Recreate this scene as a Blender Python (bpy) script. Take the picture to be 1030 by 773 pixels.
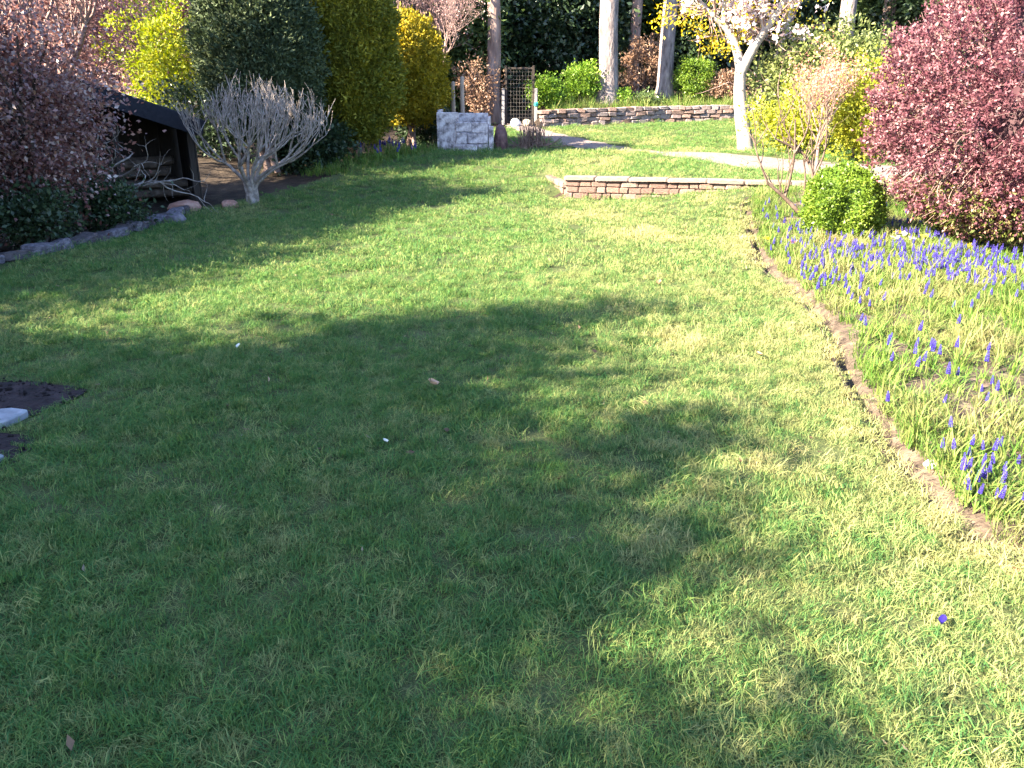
import bpy, bmesh, math, random
import numpy as np
from mathutils import Vector, Matrix, Euler

for o in list(bpy.data.objects): bpy.data.objects.remove(o, do_unlink=True)
scene = bpy.context.scene
R = math.radians
# ------------------------------------------------------------------ camera, sky, sun, exposure
CAM_H, PITCH, FPX = 1.65, R(20.5), 780.0
cam_d = bpy.data.cameras.new('camera'); cam = bpy.data.objects.new('camera', cam_d)
scene.collection.objects.link(cam); scene.camera = cam
cam.location = (0, 0, CAM_H); cam.rotation_euler = (math.pi/2 - PITCH, 0, 0)
cam_d.sensor_width = 36; cam_d.lens = FPX/1030*36; cam_d.clip_start = 0.05; cam_d.clip_end = 600

SUN_AZ, SUN_EL = R(62), R(31)          # shadows run 62 degrees to the right of straight ahead
S = Vector((-math.sin(SUN_AZ)*math.cos(SUN_EL), -math.cos(SUN_AZ)*math.cos(SUN_EL), math.sin(SUN_EL)))
world = bpy.data.worlds.new('World'); scene.world = world; world.use_nodes = True
wn = world.node_tree.nodes; wl = world.node_tree.links; wn.clear()
sky = wn.new('ShaderNodeTexSky'); sky.sky_type = 'NISHITA'; sky.sun_disc = False
sky.ozone_density = 4; sky.sun_elevation = SUN_EL; sky.sun_rotation = math.atan2(S.x, S.y) % (2*math.pi)
bg = wn.new('ShaderNodeBackground'); bg.inputs['Strength'].default_value = 0.082
wo = wn.new('ShaderNodeOutputWorld'); wl.new(sky.outputs[0], bg.inputs[0]); wl.new(bg.outputs[0], wo.inputs[0])
sun_d = bpy.data.lights.new('sun', 'SUN'); sun_d.energy = 5.0; sun_d.angle = R(0.53); sun_d.color = (1, .89, .66)
sun = bpy.data.objects.new('sun', sun_d); scene.collection.objects.link(sun)
sun.rotation_euler = (-S).to_track_quat('-Z', 'Y').to_euler(); sun.location = (-20, -10, 20)
scene.view_settings.view_transform = 'Standard'; scene.view_settings.look = 'None'
scene.view_settings.gamma = 1; scene.view_settings.exposure = 3.25
scene.render.engine = 'CYCLES'; scene.cycles.use_light_tree = False
scene.cycles.max_bounces = 4; scene.cycles.diffuse_bounces = 3; scene.cycles.transmission_bounces = 3; scene.cycles.glossy_bounces = 2; scene.cycles.transparent_max_bounces = 4

# ------------------------------------------------------------------ helpers
col = scene.collection
rng = np.random.default_rng(7)
random.seed(7)
def ss(t): t = np.clip(t, 0, 1); return t*t*(3-2*t)

def tag(o, label, cat, group=None):
    o['label'] = label; o['category'] = cat
    if group: o['group'] = group
    return o
def empty(name, loc, rz=0):
    o = bpy.data.objects.new(name, None); col.objects.link(o); o.empty_display_size = .2
    o.location = loc; o.rotation_euler = (0, 0, rz); return o
def thing(name, label, cat, loc, rz=0, group=None):
    return tag(empty(name, loc, rz), label, cat, group)
def link(name, me, m=None, parent=None):
    o = bpy.data.objects.new(name, me); col.objects.link(o)
    if m and not me.materials: me.materials.append(m)
    if parent: o.parent = parent
    return o
def copy_tree(o, parent=None):
    c = o.copy(); col.objects.link(c); c.parent = parent
    for ch in list(o.children): copy_tree(ch, c)
    return c
def npmesh(name, verts, faces, tint=None, smooth=False):
    """verts (N,3), faces (M,k) numpy -> mesh (all faces with k corners)"""
    verts = np.asarray(verts, np.float32); faces = np.asarray(faces, np.int32)
    me = bpy.data.meshes.new(name)
    M, k = faces.shape
    me.vertices.add(len(verts)); me.vertices.foreach_set('co', verts.ravel())
    me.loops.add(M*k); me.loops.foreach_set('vertex_index', faces.ravel())
    me.polygons.add(M); me.polygons.foreach_set('loop_start', np.arange(0, M*k, k, dtype=np.int32))
    if smooth: me.polygons.foreach_set('use_smooth', np.ones(M, bool))
    if tint is not None:
        a = me.attributes.new('tint', 'FLOAT', 'POINT'); a.data.foreach_set('value', np.asarray(tint, np.float32))
    me.update(calc_edges=True); return me

# value noise
_lat = rng.random((64, 64, 64))
def vnoise(p):
    p = np.asarray(p, float); i = np.floor(p).astype(int); f = p - i; f = f*f*(3-2*f)
    r = 0
    for a in (0, 1):
        for b in (0, 1):
            for c in (0, 1):
                w = np.where(a, f[..., 0], 1-f[..., 0])*np.where(b, f[..., 1], 1-f[..., 1])*np.where(c, f[..., 2], 1-f[..., 2])
                r = r + w*_lat[(i[..., 0]+a) % 64, (i[..., 1]+b) % 64, (i[..., 2]+c) % 64]
    return r
def noise2(x, y, s=1, seed=0, octaves=3):
    x = np.asarray(x, float); y = np.asarray(y, float); r = 0; tot = 0
    for o in range(octaves):
        k = s*2**o; w = .5**o
        r = r + w*vnoise(np.stack([x*k+seed*3.7, y*k+seed*1.3, np.full_like(x, seed+.5+o)], -1)); tot += w
    return r/tot

# ------------------------------------------------------------------ terrain heights
WALL = np.array([(0.86, 13.2), (2.8, 12.75), (4.6, 12.3), (5.9, 12.05)])          # retaining wall, front face
DRY = np.array([(.95, 24.2), (2.5, 24.9), (5, 26.0), (8, 26.6), (12, 27.0), (17, 27.2)])   # dry stone wall, front face
def wall_y(x): return np.interp(x, WALL[:, 0], WALL[:, 1])
def dry_y(x): return np.interp(x, DRY[:, 0], DRY[:, 1])
def zfar(y): return np.interp(y, [13, 14, 15.5, 17.3, 18.5, 19.5, 24.5, 27, 40, 80], [.34, .36, .42, .47, .40, .40, .74, .85, 1.9, 4])
def tz(x, y):
    x = np.asarray(x, float); y = np.asarray(y, float)
    zf = zfar(y)
    und = .018*(noise2(x, y, .55, 3, 2)-.5)
    left = ss((y-11)/6)*zf
    front = .30*ss((x-1.2)/3.3)*ss((y-9.5)/2.8)
    xb = .86+.14-.2*np.clip(y-13.2, 0, 3.2)
    right = np.where(y < wall_y(x)+.16, front, zf)
    k = np.where(y < 13.36, ss((x-.0)/.86), (x > xb).astype(float))
    z = left*(1-k)+right*k
    bank = np.where((y > dry_y(x)+.12) & (x > .95), .42+.03*np.clip(y-dry_y(x), 0, 8), 0)
    return z+und+bank
def tz1(x, y): return float(tz(np.array([x]), np.array([y]))[0])
def G(px, py, z=0.0):
    """ground point at height z seen at photo pixel (used only to read real positions)"""
    u = (px-515)/FPX; v = (386.5-py)/FPX
    dy = math.cos(PITCH)+v*math.sin(PITCH); dz = -math.sin(PITCH)+v*math.cos(PITCH)
    t = (z-CAM_H)/dz
    return u*t, dy*t
def XD(px, d, py=150):
    u = (px-515)/FPX; v = (386.5-py)/FPX
    return u*d/(math.cos(PITCH)+v*math.sin(PITCH))
def ZD(py, d):
    v = (386.5-py)/FPX
    return CAM_H + d*(-math.sin(PITCH)+v*math.cos(PITCH))/(math.cos(PITCH)+v*math.sin(PITCH))

BED = np.array([(4.9, 12.0), (3.75, 11.9), (3.3, 11.3), (2.95, 9.6), (2.56, 7.9), (2.47, 6.53), (2.34, 5.62), (2.08, 4.6), (1.88, 3.7), (1.80, 3.05), (1.84, 2.62), (2.02, 2.46), (2.6, 2.3), (4.2, 2.1)])
BEDP = np.vstack([BED, [(9.5, 2.1), (9.5, 12.0)]])
SOIL = np.array([(-4.6, 4.65), (-3.6, 4.5), (-2.9, 4.42), (-2.52, 4.22), (-2.62, 3.95), (-2.80, 3.72), (-2.45, 3.62), (-2.42, 3.40), (-2.6, 3.1), (-3.3, 2.8), (-4.6, 2.6)])
PATH = np.array([(.15, 25.5), (.35, 24.3), (.95, 22.4), (1.85, 20.5), (2.6, 19.1), (3.5, 17.6), (4.7, 15.7), (6.0, 14.4), (7.8, 13.7), (11, 13.3)])
PATHW = np.array([.9, .9, .95, 1.1, 1.2, 1.3, 1.8, 2.1, 2.0, 2.0])
def xleft(y): return np.interp(y, [0, 5, 7.76, 8.54, 9.49, 11.9, 12.35, 13.5, 14.5, 17.2, 18.2, 19.5, 24], [-7, -5.6, -5.22, -5.05, -4.7, -4.62, -4.3, -3.6, -3.1, -2.0, -1.6, -.75, -.6])
def inside(x, y, poly):
    x = np.asarray(x); y = np.asarray(y); r = np.zeros(x.shape, bool); n = len(poly)
    for i in range(n):
        x1, y1 = poly[i]; x2, y2 = poly[(i+1) % n]
        c = ((y1 > y) != (y2 > y)) & (x < (x2-x1)*(y-y1)/(y2-y1+1e-12)+x1)
        r ^= c
    return r
def catmull(pts, n):
    pts = np.asarray(pts, float); out = []
    P = np.vstack([2*pts[0]-pts[1], pts, 2*pts[-1]-pts[-2]])
    for i in range(1, len(P)-2):
        for t in np.arange(n)/n:
            p0, p1, p2, p3 = P[i-1:i+3]
            out.append(.5*((2*p1)+(-p0+p2)*t+(2*p0-5*p1+4*p2-p3)*t*t+(-p0+3*p1-3*p2+p3)*t**3))
    out.append(pts[-1]); return np.array(out)
PATHC = catmull(np.column_stack([PATH, PATHW]), 8)
def on_path(x, y, m=0.0):
    d = np.full(np.shape(x), 9.0)
    for a in PATHC: d = np.minimum(d, np.hypot(x-a[0], y-a[1])-a[2]/2)
    return d < m
BEDC = catmull(BED, 10)
def bed_dist(x, y):
    d = np.full(np.shape(x), 9.0)
    for a in BEDC: d = np.minimum(d, np.hypot(x-a[0], y-a[1]))
    return d

# ------------------------------------------------------------------ materials
def nodes_of(m):
    m.use_nodes = True; return m.node_tree.nodes, m.node_tree.links
def surf(name, cols, scale=4, detail=8, rough=.9, bump=.3, bscale=None, stretch=(1, 1, 1), stops=None, spec=.2, dist=.02, coord='Object'):
    """cols: 2-4 colours over a noise ramp"""
    m = bpy.data.materials.new(name); n, l = nodes_of(m); b = n['Principled BSDF']
    tc = n.new('ShaderNodeTexCoord'); mp = n.new('ShaderNodeMapping'); mp.inputs['Scale'].default_value = stretch
    l.new(tc.outputs[coord], mp.inputs[0])
    nz = n.new('ShaderNodeTexNoise'); nz.inputs['Scale'].default_value = scale; nz.inputs['Detail'].default_value = detail
    nz.inputs['Roughness'].default_value = .65
    l.new(mp.outputs[0], nz.inputs['Vector'])
    cr = n.new('ShaderNodeValToRGB'); e = cr.color_ramp.elements
    k = len(cols); stops = stops or [.3+.4*i/(k-1) for i in range(k)]
    while len(e) < k: e.new(.5)
    for i in range(k): e[i].position = stops[i]; e[i].color = (*cols[i], 1)
    l.new(nz.outputs[0], cr.inputs[0]); l.new(cr.outputs[0], b.inputs['Base Color'])
    b.inputs['Roughness'].default_value = rough; b.inputs['Specular IOR Level'].default_value = spec
    if bump:
        n2 = n.new('ShaderNodeTexNoise'); n2.inputs['Scale'].default_value = bscale or scale*3; n2.inputs['Detail'].default_value = 6
        l.new(mp.outputs[0], n2.inputs['Vector'])
        bp = n.new('ShaderNodeBump'); bp.inputs['Strength'].default_value = bump; bp.inputs['Distance'].default_value = dist
        l.new(n2.outputs[0], bp.inputs['Height']); l.new(bp.outputs[0], b.inputs['Normal'])
    return m
def leafmat(name, cols, trans=.35, rough=.5, spec=.35, stops=None, attr='tint', atype='GEOMETRY', tboost=1.15):
    m = bpy.data.materials.new(name); n, l = nodes_of(m); b = n['Principled BSDF']; out = n['Material Output']
    at = n.new('ShaderNodeAttribute'); at.attribute_name = attr; at.attribute_type = atype
    cr = n.new('ShaderNodeValToRGB'); e = cr.color_ramp.elements; k = len(cols)
    stops = stops or [i/(k-1) for i in range(k)]
    while len(e) < k: e.new(.5)
    for i in range(k): e[i].position = stops[i]; e[i].color = (*cols[i], 1)
    l.new(at.outputs['Fac'], cr.inputs[0]); l.new(cr.outputs[0], b.inputs['Base Color'])
    b.inputs['Roughness'].default_value = rough; b.inputs['Specular IOR Level'].default_value = spec
    t = n.new('ShaderNodeBsdfTranslucent'); mx = n.new('ShaderNodeMixShader'); mx.inputs[0].default_value = trans
    hs = n.new('ShaderNodeHueSaturation'); hs.inputs['Saturation'].default_value = 1.1; hs.inputs['Value'].default_value = tboost
    l.new(cr.outputs[0], hs.inputs['Color']); l.new(hs.outputs[0], t.inputs[0])
    l.new(b.outputs[0], mx.inputs[1]); l.new(t.outputs[0], mx.inputs[2]); l.new(mx.outputs[0], out.inputs[0])
    return m

# ------------------------------------------------------------------ shape builders
def unit(v): return v/np.maximum(np.linalg.norm(v, axis=-1, keepdims=True), 1e-9)
def leaves(pts, dirs, size, spread=.8, aspect=.5, rg=None, fold=.15, up=0.0, sizevar=.35):
    """diamond leaves with a folded midrib; returns verts, faces"""
    rg = rg or rng; n = len(pts)
    d = unit(dirs + spread*rg.normal(size=(n, 3)) + np.array([0, 0, up]))
    s = unit(np.cross(d, rg.normal(size=(n, 3)))); nn = np.cross(d, s)
    L = (size*(1+sizevar*(rg.random(n)*2-1)))[:, None]; W = L*aspect
    v = np.stack([pts, pts+d*L*.45+s*W*.5+nn*L*fold, pts+d*L, pts+d*L*.45-s*W*.5+nn*L*fold], 1)
    f = np.arange(n*4).reshape(n, 4)
    return v.reshape(-1, 3), f
def leaf_tint(pts, seed=0, scale=1.5, mix=.5, rg=None):
    rg = rg or rng
    t = mix*rg.random(len(pts))+(1-mix)*np.clip((vnoise(pts*scale+seed*7.3)-.5)*1.8+.5, 0, 1)
    return np.repeat(t, 4)
def merge(parts):
    V, F, k = [], [], 0
    for v, f in parts: V.append(v); F.append(f+k); k += len(v)
    return np.vstack(V), np.vstack(F)
def tube_geo(lines, sides=6):
    V, F, k = [], [], 0
    for pts, rad in lines:
        pts = np.asarray(pts, float); rad = np.asarray(rad, float); n = len(pts)
        tg = unit(np.gradient(pts, axis=0)); ref = np.array([.31, .17, .1]) if abs(tg[0, 2]) > .8 else np.array([0., 0, 1])
        a = unit(np.cross(tg, ref)); b = np.cross(tg, a)
        th = np.arange(sides)*2*math.pi/sides
        ring = pts[:, None]+rad[:, None, None]*(np.cos(th)[None, :, None]*a[:, None]+np.sin(th)[None, :, None]*b[:, None])
        V.append(ring.reshape(-1, 3))
        i = np.arange(n-1)[:, None]*sides+np.arange(sides)[None]; j = np.arange(n-1)[:, None]*sides+(np.arange(sides)[None]+1) % sides
        F.append((np.stack([i, j, j+sides, i+sides], -1).reshape(-1, 4))+k); k += n*sides
    return np.vstack(V), np.vstack(F)
def tubes(name, lines, m, parent=None, sides=6):
    v, f = tube_geo(lines, sides); return link(name, npmesh(name, v, f, smooth=True), m, parent)
def bez(p0, p1, p2, n=6, jit=0.0):
    t = np.linspace(0, 1, n)[:, None]; p0, p1, p2 = map(np.asarray, (p0, p1, p2))
    q = (1-t)**2*p0+2*t*(1-t)*p1+t*t*p2
    if jit: q[1:-1] += rng.normal(size=(n-2, 3))*jit
    return q
def grow(lines, tips, p, d, L, r, lev, spread=.6, kids=3, up=.15, seg=5, wob=.12, shrink=.68, rshrink=.6, tipr=.25):
    d = unit(np.asarray(d, float)); pts = [np.asarray(p, float)]
    for i in range(seg):
        d = unit(d+rng.normal(size=3)*wob+np.array([0, 0, up*.3])); pts.append(pts[-1]+d*L/seg)
    pts = np.array(pts); rad = r*np.linspace(1, rshrink if lev else tipr, seg+1); lines.append((pts, rad))
    if lev == 0: tips.append(pts[-1]); tips.append(pts[len(pts)//2]); return
    for k in range(kids):
        i = seg if k == 0 else rng.integers(seg//2, seg+1)
        dd = unit(d+rng.normal(size=3)*spread+np.array([0, 0, up])); grow(lines, tips, pts[i], dd, L*shrink*(.8+.4*rng.random()), rad[i]*.72, lev-1, spread, kids, up, seg, wob, shrink, rshrink, tipr)
def box_bm(bm, size, loc=(0, 0, 0), rot=(0, 0, 0), bevel=0.0, jit=0.0):
    r = bmesh.ops.create_cube(bm, size=1); vs = r['verts']
    for v in vs:
        v.co = Vector((v.co.x*size[0], v.co.y*size[1], v.co.z*size[2]))+Vector([random.uniform(-jit, jit) for _ in range(3)])
    if bevel:
        es = list({e for v in vs for e in v.link_edges})
        rr = bmesh.ops.bevel(bm, geom=es, offset=bevel, segments=1, affect='EDGES')
        vs = list({v for f in rr['faces'] for v in f.verts} | {v for v in vs if v.is_valid})
    M = Matrix.Translation(loc) @ Euler(rot).to_matrix().to_4x4()
    for v in vs: v.co = M @ v.co
def box(name, size, loc=(0, 0, 0), rot=(0, 0, 0), m=None, parent=None, bevel=.01, jit=0.0):
    bm = bmesh.new(); box_bm(bm, size, bevel=bevel, jit=jit)
    me = bpy.data.meshes.new(name); bm.to_mesh(me); bm.free()
    o = link(name, me, m, parent); o.location = loc; o.rotation_euler = rot; return o
def stone_meshes(n, name, jit=.13, bevel=.12):
    out = []
    for i in range(n):
        bm = bmesh.new(); box_bm(bm, (1, 1, 1), bevel=bevel, jit=jit)
        me = bpy.data.meshes.new(name); bm.to_mesh(me); bm.free(); out.append(me)
    return out
def crown_lathe(prof, seed, lump=.08, nth=28, nz=20, shrink=.93, fine=.0):
    """closed hull from (z, r) profile; returns sampler + core geometry"""
    prof = np.array(prof, float)
    def rad(z, th):
        r = np.interp(z, prof[:, 0], prof[:, 1])
        q = np.stack([np.cos(th)*2.0, np.sin(th)*2.0, z*1.3], -1)+seed*5.1
        q2 = np.stack([np.cos(th)*5.0, np.sin(th)*5.0, z*3.1], -1)+seed*2.1
        q3 = np.stack([np.cos(th)*r*7, np.sin(th)*r*7, z*6], -1)+seed*1.7
        return r*(1+lump*2*(vnoise(q)-.5)+lump*1.2*(vnoise(q2)-.5))+fine*(vnoise(q3)-.5)
    zz = np.linspace(prof[0, 0]+.03, prof[-1, 0]-.03, nz); th = np.arange(nth)*2*math.pi/nth
    Z, T = np.meshgrid(zz, th, indexing='ij'); RR = rad(Z, T)*shrink
    V = np.stack([RR*np.cos(T), RR*np.sin(T), Z], -1).reshape(-1, 3)
    i = np.arange(nz-1)[:, None]*nth+np.arange(nth)[None]; j = np.arange(nz-1)[:, None]*nth+(np.arange(nth)[None]+1) % nth
    F = np.stack([i, j, j+nth, i+nth], -1).reshape(-1, 4)
    def sample(n, depth=.12, rg=rng):
        zc = np.linspace(prof[0, 0], prof[-1, 0], 400); w = np.interp(zc, prof[:, 0], prof[:, 1])+.06
        ds = np.hypot(np.gradient(np.interp(zc, prof[:, 0], prof[:, 1])), np.gradient(zc)); w = w*ds
        cdf = np.cumsum(w)/w.sum(); z = np.interp(rg.random(n), cdf, zc); t = rg.random(n)*2*math.pi
        r = rad(z, t); e = .01; dr = (np.interp(z+e, prof[:, 0], prof[:, 1])-np.interp(z-e, prof[:, 0], prof[:, 1]))/(2*e)
        dr = np.clip(dr, -4, 4)
        nrm = unit(np.stack([np.cos(t), np.sin(t), -dr], -1))
        dep = depth*rg.random(n)**2
        p = np.stack([r*np.cos(t), r*np.sin(t), z], -1)-nrm*dep[:, None]
        return p, nrm
    return sample, V, F
def clipped(name, label, cat, loc, prof, n, size, m, seed, lump=.07, aspect=.5, spread=.7, depth=.14, up=.2, trunk=None, bark=None, mix=.5, group=None, shrink=.9, sc=1.6, tuft=0, fine=.0):
    t = thing(name, label, cat, loc, 0, group)
    smp, V, F = crown_lathe(prof, seed, lump, shrink=shrink, fine=fine); p, nr = smp(n, depth)
    if tuft:                      # gather leaves to small sprays
        k = max(1, n//tuft); c, cn = smp(k, depth); idx = rng.integers(0, k, n)
        p = c[idx]+rng.normal(size=(n, 3))*size*.75; nr = unit(cn[idx]+.6*rng.normal(size=(k, 3))[idx])
    lv, lf = leaves(p, nr, size, spread, aspect, up=up)
    tint = np.concatenate([leaf_tint(p, seed, sc, mix), np.full(len(V), .35)])
    v, f = merge([(lv, lf), (V, F)]); link('crown', npmesh('crown', v, f, tint), m, t)
    if trunk: tubes('trunk', trunk, bark, t, 8)
    return t
def cloud_tree(name, label, cat, loc, ctr, rad, clumps, per, size, m, seed, trunk=None, bark=None, csize=.35, aspect=.5, spread=1, up=.1, hollow=.5, group=None, mix=.5, flat=.8, cname='crown', parent=None):
    t = parent or thing(name, label, cat, loc, 0, group)
    rg = np.random.default_rng(seed); u = unit(rg.normal(size=(clumps, 3))); rr = (hollow+(1-hollow)*rg.random(clumps))[:, None]
    c = np.array(ctr)+u*rr*np.array(rad)*(1+.22*(rg.random(clumps)[:, None]-.5))
    idx = np.repeat(np.arange(clumps), per); cs = csize*(.6+.8*rg.random(clumps))
    off = rg.normal(size=(len(idx), 3))*cs[idx][:, None]*np.array([.5, .5, .5*flat])
    p = c[idx]+off; nr = unit(u[idx]*.8+unit(off)*.7)
    v, f = leaves(p, nr, size, spread, aspect, rg=rg, up=up)
    ti = np.repeat(np.clip(mix*rg.random(len(idx))+(1-mix)*rg.random(clumps)[idx], 0, 1), 4)
    link(cname, npmesh(cname, v, f, ti), m, t)
    if trunk: tubes('trunk', trunk, bark, t, 8)
    return t

# ------------------------------------------------------------------ setting: ground, lawn, bed, path, soil
M_floor = surf('woodland_floor', [(.014, .010, .008), (.035, .024, .018), (.07, .05, .036)], 3, bump=.6, bscale=14, dist=.05)
M_lawn = surf('lawn_turf', [(.025, .045, .011), (.045, .07, .018), (.085, .09, .035)], 2.2, bump=.5, bscale=60, dist=.02)
_n, _l = M_lawn.node_tree.nodes, M_lawn.node_tree.links      # fine thatch between the blades
_f = _n.new('ShaderNodeTexNoise'); _f.inputs['Scale'].default_value = 170; _f.inputs['Detail'].default_value = 4
_r = _n.new('ShaderNodeValToRGB'); _r.color_ramp.elements[0].position = .38; _r.color_ramp.elements[1].position = .66
_r.color_ramp.elements[0].color = (.012, .022, .007, 1); _r.color_ramp.elements[1].color = (.12, .12, .05, 1)
_m = _n.new('ShaderNodeMix'); _m.data_type = 'RGBA'; _m.inputs[0].default_value = .6
_l.new(next(x for x in _n if x.type == 'TEX_COORD').outputs['Object'], _f.inputs['Vector']); _l.new(_f.outputs[0], _r.inputs[0])
for _q in _n:
    if _q.type == 'VALTORGB' and _q.name != _r.name: _l.new(_q.outputs[0], _m.inputs[6])
_l.new(_r.outputs[0], _m.inputs[7]); _l.new(_m.outputs[2], _n['Principled BSDF'].inputs['Base Color'])
M_bed = surf('bed_soil', [(.032, .022, .018), (.078, .056, .044), (.15, .115, .085)], 7, bump=.8, bscale=30, dist=.04)
M_path = surf('path_gravel', [(.09, .065, .065), (.17, .13, .125), (.26, .21, .195)], 22, bump=.4, bscale=60, dist=.02)
M_soil = surf('dark_soil', [(.012, .008, .009), (.028, .018, .02), (.055, .036, .038)], 6, bump=1, bscale=18, dist=.06)

def grid(name, xs, ys, zfun, m, keep=None):
    X, Y = np.meshgrid(xs, ys, indexing='ij'); Z = zfun(X, Y)
    V = np.stack([X, Y, Z], -1).reshape(-1, 3); ny = len(ys)
    i = (np.arange(len(xs)-1)[:, None]*ny+np.arange(ny-1)[None]).ravel()
    F = np.stack([i, i+ny, i+ny+1, i+1], -1)
    if keep is not None:
        c = V[F].mean(1); F = F[keep(c[:, 0], c[:, 1])]
    o = link(name, npmesh(name, V, F, smooth=True), m); o['kind'] = 'structure'; return o
gx = np.concatenate([[-300, -150, -70, -45], np.arange(-30, 30.1, .5), [45, 70, 150, 300]])
gy = np.concatenate([[-200, -100, -50, -25], np.arange(-12, 45.1, .5), [60, 100, 200, 400]])
grid('ground', gx, gy, lambda x, y: tz(x, np.clip(y, -12, 60))-.05-np.where((y < dry_y(x)+.7) & (x > -6) & (x < 13), .10, 0), M_floor)
def lawn_z(x, y):
    b = inside(x, y, BEDP); s = inside(x, y, SOIL)
    return tz(x, y)-np.where(b, .15, 0)-np.where(s, .05, 0)
def lawn_keep(x, y): return (x > xleft(y)-.25) & ((y < dry_y(x)+.1) | (x < .9)) & (y < 25)
grid('lawn', np.arange(-9, 14, .1), np.arange(-2, 27.3, .1), lawn_z, M_lawn, lambda x, y: (x > xleft(y)-.25) & (y < np.where(x > .6, dry_y(x)+.1, 24)))

# flower bed: ribbon from its edge inwards, low gutter at the edge then raised, lumpy soil
e = BEDC; us = np.concatenate([[-.03, 0, .02, .06, .10, .2], np.linspace(.35, 7.5, 56)])
tan = unit(np.gradient(e, axis=0)); nor = np.stack([-tan[:, 1], tan[:, 0]], -1)
nor = np.where(((nor @ np.array([1, 0]))[:, None] < -.2), nor, nor)
ctr = np.array([6.5, 7.0])
rows = []
for u in us:
    k = min(1, u/.6) if u > 0 else 0
    p = e+np.sign(((ctr-e)*nor).sum(1))[:, None]*nor*min(u, .25)
    if u > .25:
        p0 = p; tgt = np.stack([np.full(len(e), 9.5), np.linspace(12.0, 2.1, len(e))], -1)
        p = p0+(tgt-p0)*((u-.25)/(7.5-.25))
    prof = np.interp(u, [-.03, 0, .02, .06, .10, .2, .5], [.006, .002, -.07, -.08, -.02, .03, .04])
    z = tz(p[:, 0], p[:, 1])+prof+(.035*(noise2(p[:, 0], p[:, 1], 2.5, 11, 3)-.45) if u > .1 else 0)
    rows.append(np.column_stack([p, z]))
V = np.array(rows); nu, ne = V.shape[:2]
i = (np.arange(nu-1)[:, None]*ne+np.arange(ne-1)[None]).ravel()
bed = link('flower_bed', npmesh('flower_bed', V.reshape(-1, 3), np.stack([i, i+1, i+ne+1, i+ne], -1), smooth=True), M_bed); bed['kind'] = 'structure'
def bed_z(x, y): return tz(x, y)+.03
# path
tg = unit(np.gradient(PATHC[:, :2], axis=0)); nr = np.stack([-tg[:, 1], tg[:, 0]], -1)
V = []
for s in np.linspace(-.5, .5, 9):
    p = PATHC[:, :2]+nr*(PATHC[:, 2]*s)[:, None]; p = p+nr*(.06*np.sin(PATHC[:, 1]*7+s*5)*abs(s)*2)[:, None]
    V.append(np.column_stack([p, tz(p[:, 0], p[:, 1])+.018-.02*abs(2*s)**4]))
V = np.array(V); nu, ne = V.shape[:2]; i = (np.arange(nu-1)[:, None]*ne+np.arange(ne-1)[None]).ravel()
o = link('garden_path', npmesh('garden_path', V.reshape(-1, 3), np.stack([i, i+1, i+ne+1, i+ne], -1), smooth=True), M_path); o['kind'] = 'structure'
# bare soil patch at the left edge
c0 = np.array([-3.7, 3.75]); pe = catmull(np.vstack([SOIL, SOIL[:1]]), 16); pe = pe+.16*(np.stack([noise2(pe[:, 0], pe[:, 1], 5, 61), noise2(pe[:, 0], pe[:, 1], 5, 62)], -1)-.5); pe[-1] = pe[0]; V = []
for k in np.linspace(1.02, 0, 14):
    p = c0+(pe-c0)*k; lum = .05*(noise2(p[:, 0], p[:, 1], 6, 5, 3)-.45)
    V.append(np.column_stack([p, tz(p[:, 0], p[:, 1])+.006+(lum if k < .97 else 0)]))
V = np.array(V); nu, ne = V.shape[:2]; i = (np.arange(nu-1)[:, None]*ne+np.arange(ne-1)[None]).ravel()
o = link('bare_soil', npmesh('bare_soil', V.reshape(-1, 3), np.stack([i, i+ne, i+ne+1, i+1], -1), smooth=True), M_soil); o['kind'] = 'structure'

# ------------------------------------------------------------------ bark and masonry materials
M_bark_pale = surf('pale_bark', [(.055, .042, .042), (.16, .13, .132), (.29, .245, .245)], 7, bump=1, bscale=14, stretch=(1, 1, .3), dist=.05)  # contrast raised so the grain also paints shadow streaks on the trunks
M_bark_red = surf('red_bark', [(.09, .055, .05), (.2, .135, .12), (.32, .23, .21)], 6, bump=.8, bscale=14, stretch=(1, 1, .2), dist=.05)
M_bark_dark = surf('dark_bark', [(.03, .022, .02), (.07, .05, .045), (.12, .09, .08)], 6, bump=.8, bscale=14, stretch=(1, 1, .25), dist=.05)
M_bark_white = surf('white_bark', [(.14, .11, .1), (.27, .235, .22), (.36, .32, .31)], 9, bump=.7, bscale=22, stretch=(1, 1, .5), dist=.02)
M_twig_grey = surf('grey_twig', [(.10, .078, .07), (.23, .19, .175), (.42, .355, .33)], 14, bump=.4, bscale=30, dist=.01)
M_twig_brown = surf('brown_twig', [(.09, .055, .045), (.17, .11, .09), (.26, .18, .15)], 9, bump=.3, bscale=30, dist=.01)
M_twig_pink = surf('pink_twig', [(.1, .062, .056), (.2, .13, .12), (.32, .225, .21)], 9, bump=.3, bscale=30, dist=.01)
M_stone = [surf('wall_stone', c, 6, bump=.7, bscale=14, dist=.03) for c in (
    [(.10, .07, .065), (.18, .13, .125), (.26, .2, .195)], [(.12, .09, .09), (.21, .165, .165), (.3, .24, .24)], [(.10, .06, .05), (.17, .11, .095), (.24, .165, .145)])]
M_brick = [surf('wall_brick', c, 8, bump=.7, bscale=30, dist=.02) for c in (
    [(.11, .06, .05), (.19, .115, .095), (.27, .18, .155)], [(.08, .045, .04), (.15, .09, .077), (.22, .145, .125)], [(.12, .08, .07), (.2, .14, .122), (.28, .205, .185)])]
M_coping = surf('coping_stone', [(.12, .085, .075), (.19, .14, .125), (.26, .2, .18)], 6, bump=.5, bscale=25, dist=.02)
M_mortar = surf('mortar', [(.16, .12, .11), (.24, .19, .17)], 8, bump=.6, bscale=40, dist=.02)

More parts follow.
